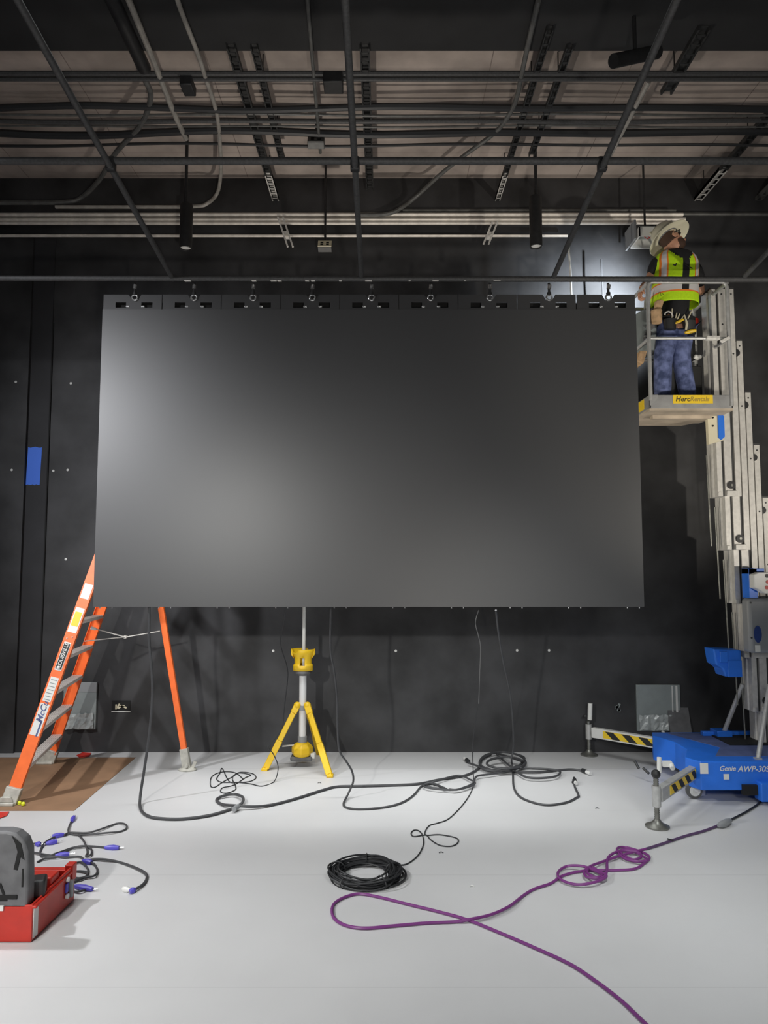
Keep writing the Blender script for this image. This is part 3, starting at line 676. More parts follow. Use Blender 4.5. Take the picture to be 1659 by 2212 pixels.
# wall coil of cable at right, several loops
random.seed(3)
def ell(cx, cy, rx, ry, n, ph=0, jit=.04, turns=1., z=.01, rise=.012):
    out = []
    N = int(n*turns)
    for i in range(N+1):
        a = ph+2*PI*i/n; j = 1+random.uniform(-jit, jit)
        out.append(F(cx+rx*math.cos(a)*j, cy+ry*math.sin(a)*j, z+rise*i/n))
    return out
pts = fz([(1262, 1666), (1235, 1662), (1205, 1664)], .01)+fz([(1160, 1668), (1120, 1667), (1100, 1662)], .015)+ell(1085, 1645, 50, 20, 10, .3, .05, 1.9, .02)+ell(1092, 1648, 40, 12, 10, 1., .05, 1.8, .05)+fz([(1075, 1628), (1090, 1645), (1110, 1658), (1150, 1660), (1190, 1662), (1210, 1667), (1200, 1677), (1165, 1681), (1135, 1678), (1110, 1665), (1080, 1666), (1050, 1663), (1030, 1654), (1012, 1648)], .03)
pts = [Vector((p.x, min(p.y, YW-.02), p.z)) for p in pts]
t = thing('coiled_cable', 'tangled coil of black cable with plugs on the floor against the wall', 'cable', F(1095, 1665))
MB().tube(smooth_path(pts, 5), .010, 8).obj('cord', M['cable_grey'], t)
for (a, b) in ((F(1258, 1664, .02), F(1268, 1668, .02)), (F(1012, 1645, .02), F(1007, 1641, .02))):
    d = (b-a).normalized(); MB().cyl(a, a+d*.06, .02, 12).obj('plug_body', M['cable_black'], t); MB().cyl(a+d*.06, a+d*.12, .017, 12).obj('plug_tip', M['plug_white'], t)
pts = fz([(1110, 1664), (1060, 1672), (1030, 1677), (1022, 1692), (1000, 1702), (985, 1706), (970, 1705)], .03)
cable('power_cable', pts, .009, 'cable_grey', 'short dark cable joining the wall coil to the middle floor loops')
t = thing('cable_plug', 'clear plug at the end of the cable lying right of the wall coil', 'plug', F(1239, 1690))
MB().tube([F(1238, 1690, .02), F(1241, 1683, .03), F(1243, 1689, .03)], [.014, .022, .018]).obj('plug_body', M['cable_black'], t)
MB().cyl(F(1242, 1687, .03), F(1244, 1693, .02), .016, 10).obj('plug_tip', M['plug_white'], t)
# black wire coil
t = thing('wire_coil', 'round coil of thin black wire lying on the floor above the purple cable', 'wire coil', F(790, 1893))
c = F(789, 1894); mb = MB()
for k in range(26):
    rr = .185+random.uniform(-.035, .035); ox, oy = random.uniform(-.014, .014), random.uniform(-.014, .014); ph = random.random()*6; z0 = .006+.05*random.random(); el = random.uniform(.9, 1.12)
    pts = [(c.x+ox+rr*el*math.cos(a+ph)*(1+.05*math.sin(3*a+k)), c.y+oy+rr/el*math.sin(a+ph)*(1+.05*math.cos(2*a+k)), z0+.012*math.sin(2*a+k)) for a in [j*2*PI/26 for j in range(27)]]
    mb.tube(smooth_path(pts, 2), .0055, 6, False)
mb.obj('wire_loops', M['cable_black'], t)
mb = MB()
for k in range(5):
    a = k*1.25+.3; q = Vector((c.x+.185*math.cos(a), c.y+.185*math.sin(a), .03)); u = Vector((math.cos(a), math.sin(a), 0))
    mb.tube([q+u*.05*math.cos(b)+Vector((0, 0, .036*math.sin(b))) for b in [j*2*PI/12 for j in range(13)]], .004, 6)
mb.obj('tie', M['cable_black'], t)
random.seed(11)
# purple cable
pp = [(1420, 2235), (1385, 2203), (1340, 2160), (1285, 2118), (1230, 2082), (1150, 2045), (1080, 2015), (1010, 1987), (950, 1970), (880, 1953), (815, 1937), (775, 1931), (745, 1938), (722, 1952), (717, 1970), (725, 1987), (750, 2000), (790, 2005), (850, 2000), (920, 1994), (985, 1991), (1015, 1986), (1060, 1976), (1100, 1958), (1130, 1935), (1155, 1920), (1190, 1908), (1215, 1892), (1250, 1883), (1290, 1880), (1330, 1880), (1370, 1877), (1390, 1866), (1403, 1852), (1385, 1840), (1350, 1830), (1333, 1834), (1345, 1852), (1375, 1861), (1398, 1858), (1386, 1848), (1360, 1836), (1340, 1838), (1350, 1850), (1370, 1857), (1386, 1850), (1375, 1840), (1340, 1838), (1314, 1852), (1311, 1880), (1302, 1896), (1270, 1895), (1262, 1884), (1275, 1873), (1300, 1885), (1310, 1893), (1290, 1904), (1250, 1911), (1215, 1902), (1205, 1886), (1222, 1872), (1250, 1870), (1275, 1876), (1300, 1890), (1285, 1895), (1268, 1884), (1275, 1872), (1300, 1862), (1335, 1850), (1370, 1840), (1395, 1834)]
lift = [0]*21+[.016]*3+[0]*6+[.0]*6+[.018]*10+[.03]*6+[.03]*5+[.015]*4+[.04]*6+[.02]*7
lift = (lift+[.02]*80)[:len(pp)]
t = thing('extension_cable', 'long purple cable snaking over the floor with a tangled figure-eight', 'cable', F(1010, 1987))
MB().tube(smooth_path([F(x, y, .0085+l*.6) for (x, y), l in zip(pp, lift)], 6), .0085, 8).obj('cord', M['purple'], t)
pts = fz([(1395, 1834), (1430, 1823), (1480, 1806), (1520, 1795), (1555, 1782)], .009)
MB().tube(smooth_path(pts, 5), .0095, 8).obj('taped_section', M['darkpurple'], t)
MB().tube([F(1454, 1816, .012), F(1442, 1812, .03)], .006, 6).obj('velcro_tie', M['cable_black'], t)
MB().tube([F(1552, 1784, .022), F(1560, 1781, .024), F(1570, 1776, .024), F(1577, 1772, .02)], [.012, .026, .026, .016], 12).obj('connector', M['boxgrey'], t)
cable('supply_cable', fz([(1575, 1773), (1590, 1765), (1615, 1752), (1640, 1735), (1652, 1722)], .009)+[P(1662, 1708, 6.35)], .008, 'cable_black', 'thin black cord running from the purple cable connector to the blue lift')
# scraps
for (x, y, l) in ((1290, 1747, 'tiny dark scrap on the white floor right of the cable plug end'), (1020, 1916, 'tiny white crumb on the floor right of the black coil'), (690, 1692, 'tiny scrap near the right tripod foot'), (953, 1843, 'small grey curl of wire under the thin wire loop')):
    p = F(x, y); tag(MB().tube([(p.x-.015, p.y, .003), (p.x, p.y+.008, .007), (p.x+.015, p.y+.0, .003)], .003, 6).obj('debris_scrap', M['white' if x == 1020 else 'cable_grey']), l, 'scrap')
# ================================================================== RED TOOL CASE
tc = F(30, 2030); y0 = F(67, 2037).y; xr = F(67, 2037).x; y1 = y0+.48
xl = -2.42; H0 = P(62, 1955, y0).z; H1 = P(160, 1866, y1).z
tb = thing('tool_case', 'red plastic tool case standing open with its grey lid up, bottom left', 'tool case', ((xl+xr)/2, (y0+y1)/2, 0))
mb = MB(); th = .012
def wallq(a, b, za, zb2):
    a = Vector(a); b = Vector(b); n = (b-a).cross(Vector((0, 0, 1))).normalized()*th
    mb.prism([(a.x, a.y, .004), (b.x, b.y, .004), (b.x, b.y, zb2), (a.x, a.y, za)], -n)
wallq((xl, y0, 0), (xr, y0, 0), H0, H0); wallq((xr, y0, 0), (xr+.015, y1, 0), H0, H1); wallq((xr+.015, y1, 0), (xl, y1, 0), H1-.03, H1-.03); wallq((xl, y1, 0), (xl, y0, 0), H1-.03, H0)
mb.bb(xl, xr, y0, y1, .004, .016)
mb.obj('case_tray', M['red'], tb, smooth=0, bevel=.004)
MB().bb(xl, xr-.01, y1-.04, y1+.012, H1-.045, H1-.02).bb(xr-.02, xr+.02, y0, y1, H0-.02, H0-.005).bb(xr-.025, xr+.022, y1-.05, y1+.01, H1-.08, H1+.012).obj('case_rim', M['red'], tb, bevel=.005)
mb = MB(); mb.bb(xr-.30, xr-.02, y0+.14, y0+.155, .016, .16).bb(xr-.2, xr-.19, y0+.15, y1-.02, .016, .15); mb.obj('divider', M['red'], tb, bevel=.003)
MB().box((xr-.11, y0+.10, .15), (.10, .10, .08), Matrix.Rotation(.4, 4, 'Z')).obj('battery_slot', M['blackm'], tb, bevel=.012)
mb = MB().bb(xr+.001, xr+.004, y0+.012, y0+.062, .015, H0-.01); 
mb.obj('white_label_strip', M['white'], tb, smooth=0)
mb = MB(); lx = xr+.016
mb.bb(lx, lx+.02, y1-.085, y1-.06, .05, H1-.06).obj('latch', M['boxgrey'], tb, bevel=.003)
MB().cyl((lx, y1-.11, .07), (lx+.012, y1-.11, .07), .014, 10).cyl((lx, y1-.11, .16), (lx+.012, y1-.11, .16), .014, 10).obj('latch_bolt', M['white'], tb)
MB().bb(lx-.004, lx+.006, y1-.125, y1-.095, .09, .14).obj('latch_insert', M['plug_blue'], tb, bevel=.002)
MB().box(P(80, 1914, y0+.14), (.09, .10, .09), Matrix.Rotation(.3, 4, 'Z')).obj('battery_pack', M['blackm'], tb, bevel=.012)
MB().box(P(92, 1900, y0+.27), (.14, .10, .06)).obj('tray_insert', M['red'], tb, bevel=.008)
# lid
mb = MB(); yl0, yl1 = y0-.0, y0+.085; zt0 = P(30, 1792, y0+.03).z; xe = P(66, 1900, y0+.03).x
pr = []
for (dx, z) in ((.0, H0-.02), (0.0, H0+.1), (-.008, zt0-.10), (-.03, zt0-.045), (-.075, zt0-.01), (-.12, zt0), (-.5, zt0), (-.5, H0-.02)): pr.append((xe+dx, yl0, z))
mb.prism(pr, (0, yl1-yl0, 0)); lid = mb.obj('case_lid', M['greylid'], tb, smooth=25, bevel=.012)
mb = MB(); mb.bb(xe-.5, xe-.05, yl0-.006, yl0, H0+.03, H0+.05).bb(xe-.03, xe-.022, yl0-.004, yl0, H0+.09, H0+.18).bb(xe-.16, xe-.1, yl0-.004, yl0, H0+.02, H0+.035)
mb.box((xe-.13, yl0-.002, H0+.08), (.012, .006, .06), Matrix.Rotation(-.4, 4, 'Y')); mb.box((xe-.055, yl0-.002, H0+.22), (.02, .006, .09), Matrix.Rotation(.2, 4, 'Y'))
mb.prism([(xe-.09, yl0-.004, zt0-.02), (xe-.04, yl0-.004, zt0-.06), (xe-.02, yl0-.004, zt0-.14), (xe-.05, yl0-.004, zt0-.12), (xe-.07, yl0-.004, zt0-.06)], (0, .006, 0))
mb.obj('lid_recess', M['blackdeep'], lid, smooth=0)
MB().bb(xe-.5, xe-.115, yl0-.012, yl0-.002, H0-.025, H0-.0).obj('white_edge_label', M['white'], lid, smooth=0)
# ================================================================== PLUG CORDS BEHIND CASE
def K(x, y, z=.007): return F(x/4.608, 1720+y/4.608, z)
def pcord(pts, label, plugs=(), r=.0065, z=.007):
    t = thing('jumper_cable', label, 'cord', K(*pts[0]), 'short cords with violet plugs')
    MB().tube(smooth_path([K(x, y, z+.004*((i*7) % 3)) for i, (x, y) in enumerate(pts)], 6), r, 8).obj('cord', M['cable_grey'], t)
    for (x, y, x2, y2, m) in plugs:
        a = K(x, y, .014); b = K(x2, y2, .014); d = (b-a).normalized(); L = (b-a).length
        mb = MB(); mb.tube([a, a+d*L*.25, a+d*L*.6, b], [.009, .015, .019, .013], 10); mb.obj('plug', M[m], t)
        if m == 'plug_blue':
            MB().tube([b, b+d*.025], .003, 6).tube([b+Vector((.008, .008, 0)), b+Vector((.008, .008, 0))+d*.025], .003, 6).obj('prong', M['chrome'], t)
    return t
pcord([(735, 215), (700, 270), (680, 350), (750, 385), (900, 380), (1050, 365), (1200, 350), (1262, 312), (1240, 275), (1170, 270), (1080, 300), (950, 345), (850, 365), (700, 362), (640, 385)], 'cord with violet plug pointing up and a long narrow loop to the right', [(715, 250, 735, 205, 'plug_blue'), (640, 380, 520, 400, 'plug_blue')])
pcord([(780, 385), (830, 440), (860, 510), (870, 560), (855, 595), (900, 585), (912, 545), (890, 510), (820, 495), (730, 510), (640, 540), (540, 575), (500, 592)], 'cord curving down through the middle of the bundle with no visible plug', [])
pcord([(700, 375), (560, 400), (450, 460), (405, 530), (405, 590), (470, 600), (560, 605)], 'cord making a big arc at the left of the bundle', [(455, 470, 570, 450, 'plug_blue')])
pcord([(280, 500), (320, 475), (370, 470), (400, 475)], 'short cord end beside the grey lid', [(355, 475, 402, 478, 'plug_blue')])
pcord([(280, 570), (330, 560), (420, 575), (520, 590), (560, 590)], 'cord emerging low beside the grey lid', [(550, 590, 690, 575, 'plug_blue')])
pcord([(650, 550), (730, 515), (840, 497), (950, 500), (1050, 510)], 'cord with a violet plug pointing right, topmost on that side', [(1040, 510, 1185, 512, 'plug_blue')])
pcord([(370, 655), (450, 620), (560, 605), (660, 610), (790, 600), (840, 640)], 'cord crossing just behind the red case edge', [(825, 640, 910, 660, 'plug_blue')])
pcord([(840, 650), (930, 628), (1050, 630), (1180, 655), (1330, 705), (1430, 755), (1462, 800), (1430, 870), (1350, 925)], 'cord making the widest arc to a clear plug at the right', [(1350, 925, 1295, 950, 'plug_blue'), (1295, 935, 1225, 920, 'plug_white')], .008)
pcord([(720, 750), (800, 745), (870, 760), (850, 800), (780, 815), (730, 800)], 'tight small loop of cord at the red case corner', [])
pcord([(720, 860), (850, 810), (940, 790), (970, 740), (940, 680), (880, 650)], 'cord arcing around the right of the tight loop', [])
pcord([(720, 680), (800, 655), (860, 700), (880, 760), (840, 810), (760, 830), (720, 800)], 'cord wound across the middle of the tight loop', [])
pcord([(720, 940), (760, 950), (800, 945), (870, 930)], 'cord with the violet plug nearest the case shadow', [(740, 895, 920, 925, 'plug_blue')])
# ================================================================== PERSONNEL LIFT
PF, PB = 6.3, 6.98
LX = P(1403, 866, PF).x; RX = P(1583, 866, PF).x
zpan = P(1400, 882, PF).z; ztoe = P(1400, 853, PF).z; zmid = P(1400, 731, PF).z; ztop = P(1400, 609, PF).z
zfl = zpan+.03
print('platform', LX, RX, zpan, ztoe, zmid, ztop)
lf = thing('personnel_lift', 'tall aluminium mast lift with blue base and caged platform at the right edge', 'lift', (3.3, 6.6, 0))
MB().bb(LX+.02, RX-.02, PF+.02, PB-.02, zpan, zfl).obj('platform_floor', M['pan'], lf, smooth=0)
mb = MB(); mb.bb(LX, RX, PF, PF+.015, zpan, ztoe).bb(LX, LX+.015, PF, PB, zpan, ztoe).bb(RX-.015, RX, PF, PB, zpan, ztoe).bb(LX, RX, PB-.015, PB, zpan, ztoe)
mb.prism([(LX, PF-.012, ztoe), (LX+.075, PF-.012, ztoe), (LX+.075, PF-.012, ztoe-.03), (LX+.0, PF-.012, ztoe-.1)], (0, .01, 0))
mb.obj('toe_board', M['toe'], lf, smooth=0, bevel=.004)
mb = MB(); pol = [(LX, PF), (RX, PF), (RX, PF+.42), (RX-.18, PB), (LX, PB)]
mb.prism([(x, y, zpan-.02) for x, y in pol], (0, 0, .02)); mb.bb(LX+.1, RX-.1, PF+.2, PF+.26, zpan-.05, zpan-.02); mb.obj('platform_pan', M['pan'], lf, smooth=0)
s0 = P(1454, 853, PF-.01); s1 = P(1541, 871, PF-.01)
pl_ = MB().bb(s0.x, s1.x, PF-.004, PF-.0, s1.z, s0.z).obj('rental_sticker', M['yellow_sticker'], lf, smooth=0)
mb = MB(); text_bm(mb, 'Herc', .062, frame((s0.x+.085, PF-.0055, (s0.z+s1.z)/2), (1, 0, 0), (0, 0, 1)), .0006, shear=.2); mb.obj('lettering', M['text_black'], pl_, smooth=0)
mb = MB(); text_bm(mb, 'Rentals', .058, frame((s0.x+.235, PF-.0055, (s0.z+s1.z)/2), (1, 0, 0), (0, 0, 1)), .0006, shear=.2); mb.obj('lettering', M['text_grey'], pl_, smooth=0)
MB().bb(LX-.004, LX, PF+.13, PF+.36, zpan+.02, ztoe-.01).obj('side_sticker', M['yellow_sticker'], lf, smooth=0)
R = .017
def rnd(pts, r, m=M['rail'], name='guard_rail', par=lf): return MB().tube(smooth_path(pts, 5), r, 10).obj(name, m, par)
for y, nm in ((PF, 'f'), (PB, 'b')):
    MB().tube([(LX+.012, y, ztoe-.05), (LX+.012, y, ztop-.05), (LX+.022, y, ztop-.02), (LX+.05, y, ztop), (RX-.05, y, ztop), (RX-.022, y, ztop-.02), (RX-.012, y, ztop-.05), (RX-.012, y, ztoe-.1)], R, 12).obj('guard_rail', M['rail'], lf)
    MB().cyl((LX+.012, y, zmid), (RX-.012, y, zmid), R*.8, 10).obj('mid_rail', M['rail'], lf)
for x in (LX+.012, RX-.012):
    MB().cyl((x, PF, ztop-.01), (x, PB, ztop-.01), R, 10).obj('side_rail', M['rail'], lf)
    MB().cyl((x, PF, zmid), (x, PB, zmid), R*.8, 10).obj('mid_rail', M['rail'], lf)
MB().box((RX-.16, PF-.004, zmid), (.12, .05, .035)).obj('rail_latch', M['strut_light'], lf, bevel=.006)
MB().box((RX-.06, PF-.03, zmid-.02), (.09, .02, .03), Matrix.Rotation(-.5, 4, 'Y')).obj('rail_latch', M['strut_light'], lf, bevel=.006)
# platform controls
mb = MB(); mb.bb(RX-.22, RX-.10, PB-.20, PB-.04, zmid-.05, zmid+.30); mb.obj('control_box', M['blackm'], lf, bevel=.012)
MB().bb(RX-.30, RX-.03, PB-.16, PB-.02, ztoe+.02, zmid-.1).obj('battery_cover', M['alu_dark'], lf, bevel=.01)
MB().cyl((RX-.07, PB-.1, zmid+.12), (RX-.07, PB-.1, zmid+.30), .03, 12).obj('manual_tube', M['white'], lf)
MB().lathe([(.02, 0), (.04, .01), (.045, .06), (.02, .08)], (RX-.075, PB-.12, zmid+.31)).obj('stop_button', M['red'], lf)
# mast stages
SW, SD, SLn = .215, .20, 1.96
zb1 = P(1540, 1075, 6.7).z; DZ = .488
for k in range(6):
    xl = 3.055+.072*k; yf = 6.57+.022*k; z0 = zb1-DZ*k; z1 = z0+SLn
    if k == 5: z0 = .12
    g = .022
    prof = [(0, 0), (.045, 0), (.045, g), (.070, g), (.070, 0), (.135, 0), (.135, g), (.165, g), (.165, 0), (SW, 0), (SW, SD), (.0, SD), (0, SD*.5), (.012, SD*.45), (.012, SD*.3), (0, SD*.25)]
    mb = MB(); mb.prism([(xl+x, yf+y, z0) for x, y in prof], (0, 0, z1-z0))
    st = mb.obj('mast_section', M['alu_cream'] if k == -1 else M['alu'], lf, smooth=0)
    mb = MB().bb(xl+.046, xl+.069, yf+g-.002, yf+g+.001, z0, z1).bb(xl+.136, xl+.164, yf+g-.002, yf+g+.001, z0, z1); mb.obj('dark_groove', M['alu_dark'], st, smooth=0)
    MB().bb(xl-.002, xl+SW+.002, yf-.002, yf+SD+.002, z1-.012, z1+.004).obj('end_cap', M['alu_dark'], st, smooth=0)
    if k < 5:
        MB().cyl((xl+.12, yf-.02, z0+.10), (xl+.12, yf+.0, z0+.10), .036, 20).obj('roller', M['blackm'], st)
        MB().cyl((xl+.12, yf-.024, z0+.10), (xl+.12, yf-.02, z0+.10), .012, 10).obj('roller_bolt', M['jack'], st)
        MB().bb(xl+.075, xl+.17, yf-.018, yf-.004, z0-.002, z0+.05).bb(xl+.0, xl+.03, yf-.008, yf, z0, z0+.04).obj('roller_bracket', M['alu'], st, bevel=.006)
        MB().cyl((xl-.012, yf+SD*.7, z0-.45), (xl-.03, yf+SD*.7, z0+.4), .007, 8).obj('lift_cable', M['jack'], st)
    if 0 < k < 5:
        MB().cyl((xl+.15, yf-.018, z1-.13), (xl+.15, yf+.0, z1-.13), .034, 20).obj('roller', M['blackm'], st)
    mb = MB()
    for q in ((.10, .03), (.19, .03), (.10, .32), (.19, .6)): mb.cyl((xl+q[0], yf-.004, z1-q[1]-.03), (xl+q[0], yf+.001, z1-q[1]-.03), .008, 8)
    mb.obj('bolt_head', M['alu_dark'], st)
# platform carriage plates
a = P(1528, 893, 6.52); b = P(1553, 960, 6.52)
MB().prism([(a.x, 6.52, a.z+.05), (b.x+.05, 6.52, a.z+.05), (b.x+.05, 6.52, b.z+.04), (a.x+.005, 6.52, b.z-.0)], (0, .05, 0)).obj('carriage_plate', M['cream'], lf, smooth=0)
MB().prism([(b.x-.005, 6.505, a.z-.02), (b.x+.02, 6.505, a.z), (b.x+.05, 6.505, a.z-.03), (b.x+.05, 6.505, b.z+.07), (b.x+.02, 6.505, b.z+.04), (b.x-.005, 6.505, b.z+.06)], (0, .02, 0)).obj('blue_wear_block', M['blue'], lf, smooth=0)
mb = MB()
for y in (902, 920): p = P(1540, y, 6.515); mb.cyl((p.x, 6.512, p.z), (p.x, 6.522, p.z), .008, 10)
mb.obj('bolt_hole', M['blackdeep'], lf)
# ground control box, blue bracket, motor cover
a = P(1616, 1293, 6.42); b = P(1616, 1411, 6.42)
gb = MB().bb(a.x, a.x+.42, 6.42, 6.56, b.z, a.z).obj('power_box', M['boxgrey'], lf, bevel=.03)
p = P(1637, 1370, 6.415); MB().lathe([(.001, -.002), (.034, -.002), (.034, .003), (.001, .003)], p, Matrix.Rotation(PI/2, 4, 'X'), 20, 1, 2.2).obj('oval_logo', mat('dark_blue_badge', (.015, .045, .20), .5), gb)
p = P(1637, 1401, 6.415); MB().box(p, (.045, .004, .055)).obj('small_label', M['white'], gb)
mb = MB()
for x, y in ((1622, 1302), (1624, 1378)): q = P(x, y, 6.418); mb.cyl(q, q+Vector((0, .006, 0)), .008, 8)
mb.obj('screw', M['alu_dark'], gb)
a = P(1617, 1228, 6.45); b = P(1617, 1292, 6.45)
MB().bb(a.x, a.x+.075, 6.45, 6.58, b.z, a.z).bb(a.x, a.x+.14, 6.45, 6.58, a.z-.05, a.z).obj('blue_bracket', M['blue'], lf, smooth=0, bevel=.004)
a = P(1626, 1236, 6.38); b = P(1626, 1282, 6.38)
cb = MB().prism([(a.x, 6.36, a.z-.02), (a.x+.05, 6.36, a.z), (a.x+.3, 6.36, a.z), (a.x+.3, 6.36, b.z), (a.x+.09, 6.36, b.z), (a.x+.05, 6.36, b.z+.03), (a.x, 6.36, b.z+.05)], (0, .09, 0)).obj('ground_controller', M['white'], lf, smooth=0, bevel=.008)
for x, y, m in ((1657, 1244, 'blackm'), (1659, 1257, 'red'), (1657, 1269, 'red')): q = P(x, y, 6.355); MB().cyl(q, q+Vector((0, .01, 0)), .017, 12).obj('push_button', M[m], cb)
a = P(1541, 1402, 6.62); b = P(1603, 1460, 6.62)
MB().prism([(a.x, 6.62, a.z), (b.x, 6.62, a.z-.01), (b.x, 6.62, b.z), (a.x+.1, 6.62, b.z-.01), (a.x+.08, 6.62, b.z+.06), (a.x+.02, 6.62, b.z+.10)], (0, .2, 0)).obj('motor_cover', M['blue'], lf, smooth=0, bevel=.012)
MB().bb(a.x+.05, a.x+.12, 6.60, 6.62, a.z-.12, a.z-.02).bb(a.x+.12, b.x, 6.61, 6.62, a.z-.25, a.z-.1).obj('cover_step', M['blue'], lf, bevel=.006)
# base
zB0, zB1 = .10, .335
pol = [(2.60, 7.16), (2.56, 7.03), (2.66, 6.75), (2.66, 6.50), (2.53, 6.22), (2.60, 6.08), (4.15, 6.08), (4.15, 7.16)]
bs = MB().prism([(x, y, zB0) for x, y in pol], (0, 0, zB1-zB0-.004)).obj('base_frame', M['blue'], lf, smooth=0, bevel=.008)
MB().prism([(2.72, 7.12, zB1-.004), (2.98, 6.55, zB1-.004), (2.80, 6.25, zB1-.004), (3.3, 6.25, zB1-.004), (3.6, 6.5, zB1-.004), (3.6, 7.12, zB1-.004)], (0, 0, .003)).obj('dusty_deck', M['bluedark'], bs, smooth=0)
MB().bb(3.10, 3.55, 6.62, 6.98, zB1, zB1+.012).obj('deck_opening', M['blackdeep'], bs, smooth=0)
MB().bb(3.02, 3.62, 6.98, 7.04, zB1, zB1+.04).bb(3.12, 3.26, 6.9, 7.06, zB1, zB1+.06).obj('mast_bracket', M['blue'], bs, bevel=.004)
MB().bb(3.05, 4.2, 6.0, 6.12, .03, .18).obj('base_skirt', M['blue'], bs, smooth=0, bevel=.01)
MB().bb(2.93, 3.06, 6.05, 6.09, .07, .15).obj('fork_pocket', M['blackdeep'], bs, smooth=0)
mb = MB(); text_bm(mb, 'Genie', .056, frame((P(1572, 1661, 6.07).x, 6.076, P(1574, 1661, 6.07).z), (1, 0, 0), (0, 0, 1)), .001, shear=.25); text_bm(mb, 'AWP-30S', .064, frame((P(1628, 1662, 6.07).x+.0, 6.076, P(1630, 1662, 6.07).z), (1, 0, 0), (0, 0, 1)), .001, shear=.25)
mb.obj('lettering', M['white'], bs, smooth=0)
for x, y, w, h in ((1521, 1660, .065, .085), (1569, 1678, .045, .045)): p = P(x, y, 6.075); MB().box(p, (w, .004, h)).obj('white_sticker', M['white'], bs, smooth=0)
# mast braces
for a, b in ((P(1604, 1478, 6.80), P(1560, 1592, 6.98)), (P(1663, 1480, 6.5), P(1637, 1643, 6.16))):
    mb = MB().cyl(a, b, .021, 12); mb.box(b, (.05, .05, .05)); mb.obj('mast_brace', M['rail'], lf)
# outriggers
def outrigger(foot, inner, zarm=.225, hz=.33, handle=None, topz=None):
    foot = Vector(foot); a = Vector((foot.x, foot.y, zarm)); b = Vector(inner)
    d = (b-a).normalized(); a2 = a+d*.045
    beam = MB().beam(a2, b, .06, .10).obj('outrigger_beam', M['white'] if inner[1] > 6.7 else M['rail'], lf, smooth=0, bevel=.004)
    n = Vector((d.y, -d.x, 0)); n = n if n.y < 0 else -n
    L = (b-a2).length; mid = a2+d*L*.55+n*.0315; yl = MB()
    Rm = Matrix((d, n, Vector((0, 0, 1)))).transposed()
    MB().box(mid, (L*.74, .002, .07), Rm).obj('hazard_tape', M['yellow_sticker'], beam, smooth=0)
    mb = MB(); k = 3 if inner[1] > 6.7 else 4; ww = L*.72/k
    for i in range(k):
        o = mid-d*L*.36+d*ww*(i+.1)+n*.002
        mb.prism([o+Vector((0, 0, .034)), o+d*ww*.5+Vector((0, 0, .034)), o+d*ww*.95+Vector((0, 0, -.034)), o+d*ww*.45+Vector((0, 0, -.034))], n*.0008)
    mb.obj('hazard_stripe', M['text_black'], beam, smooth=0)
    jk = MB(); jk.cyl((foot.x, foot.y, zarm-.075), (foot.x, foot.y, zarm+.075), .032, 16); jk.obj('jack_sleeve', M['rail'], lf)
    mb = MB(); prof = [(.021, .02+.008*i) if i % 2 else (.0165, .02+.008*i) for i in range(int(topz/.008)-2)]
    mb.lathe(prof, (foot.x, foot.y, 0), None, 10); mb.obj('jack_screw', M['jack'], lf, smooth=60)
    MB().lathe([(.02, .0), (.085, .0), (.088, .012), (.055, .025), (.03, .045), (.022, .06)], (foot.x, foot.y, 0), None, 24).obj('jack_foot', M['jack'], lf)
    return a
f1 = F(1420, 1787); f1 = (f1.x, f1.y, 0); outrigger(f1, (2.62, 6.22, .225), topz=P(1422, 1668, f1[1]).z)
MB().sphere((f1[0], f1[1], P(1422, 1672, f1[1]).z), .034, 14).obj('crank_knob', M['blackm'], lf)
q = P(1424, 1636, 5.75); q2 = P(1424, 1668, 5.75); MB().cyl(q2, q, .018, 12).obj('crank_handle', M['white'], lf)
mb = MB().cyl(P(1450, 1651, 6.1), P(1453, 1660, 6.05), .02, 10).box(P(1441, 1650, 6.1), (.07, .03, .045)); mb.obj('caster_bracket', M['white'], lf)
f2 = F(1271, 1630); f2 = (f2.x, f2.y-.03, 0); outrigger(f2, (2.66, 7.06, .245), .24, topz=P(1275, 1555, f2[1]).z)
MB().cyl(P(1274, 1555, f2[1]), P(1275, 1519, f2[1]), .024, 12).obj('crank_handle', M['white'], lf)
MB().sphere(P(1264, 1547, f2[1]), .02, 10).obj('crank_knob', M['blackm'], lf)
# idle crank rods near the left corner
for a, b in ((P(1371, 1644, 6.8), P(1380, 1660, 6.75)), (P(1389, 1659, 6.7), P(1402, 1671, 6.65))): MB().cyl(a, b, .012, 10).obj('release_pin', M['alu_dark'], lf)
# casters
def caster(x, y, r=.068):
    mb = MB(); mb.lathe([(.02, -.018), (r-.02, -.018), (r, -.012), (r, .012), (r-.02, .018), (.02, .018)], (x, y, r), Matrix.Rotation(PI/2, 4, 'X') @ Matrix.Rotation(0, 4, 'Y'), 28); w = mb.obj('caster_wheel', M['rubber'], lf)
    MB().lathe([(.01, .017), (r*.62, .017), (r*.66, .024), (.02, .026)], (x, y, r), Matrix.Rotation(PI/2, 4, 'X'), 24).obj('wheel_hub', M['white'], w)
    MB().prism([(x-.02, y-.035, r-.02), (x+.02, y-.035, r-.02), (x+.06, y-.035, .15), (x-.01, y-.035, .15)], (0, .006, 0)).prism([(x-.02, y+.03, r-.02), (x+.02, y+.03, r-.02), (x+.06, y+.03, .15), (x-.01, y+.03, .15)], (0, .006, 0)).bb(x-.02, x+.07, y-.035, y+.036, .14, .155).obj('caster_fork', M['strut_light'], lf, smooth=0)
cp = F(1503, 1727); caster(cp.x, cp.y+.03); caster(2.80, 6.98); caster(3.95, 6.2)
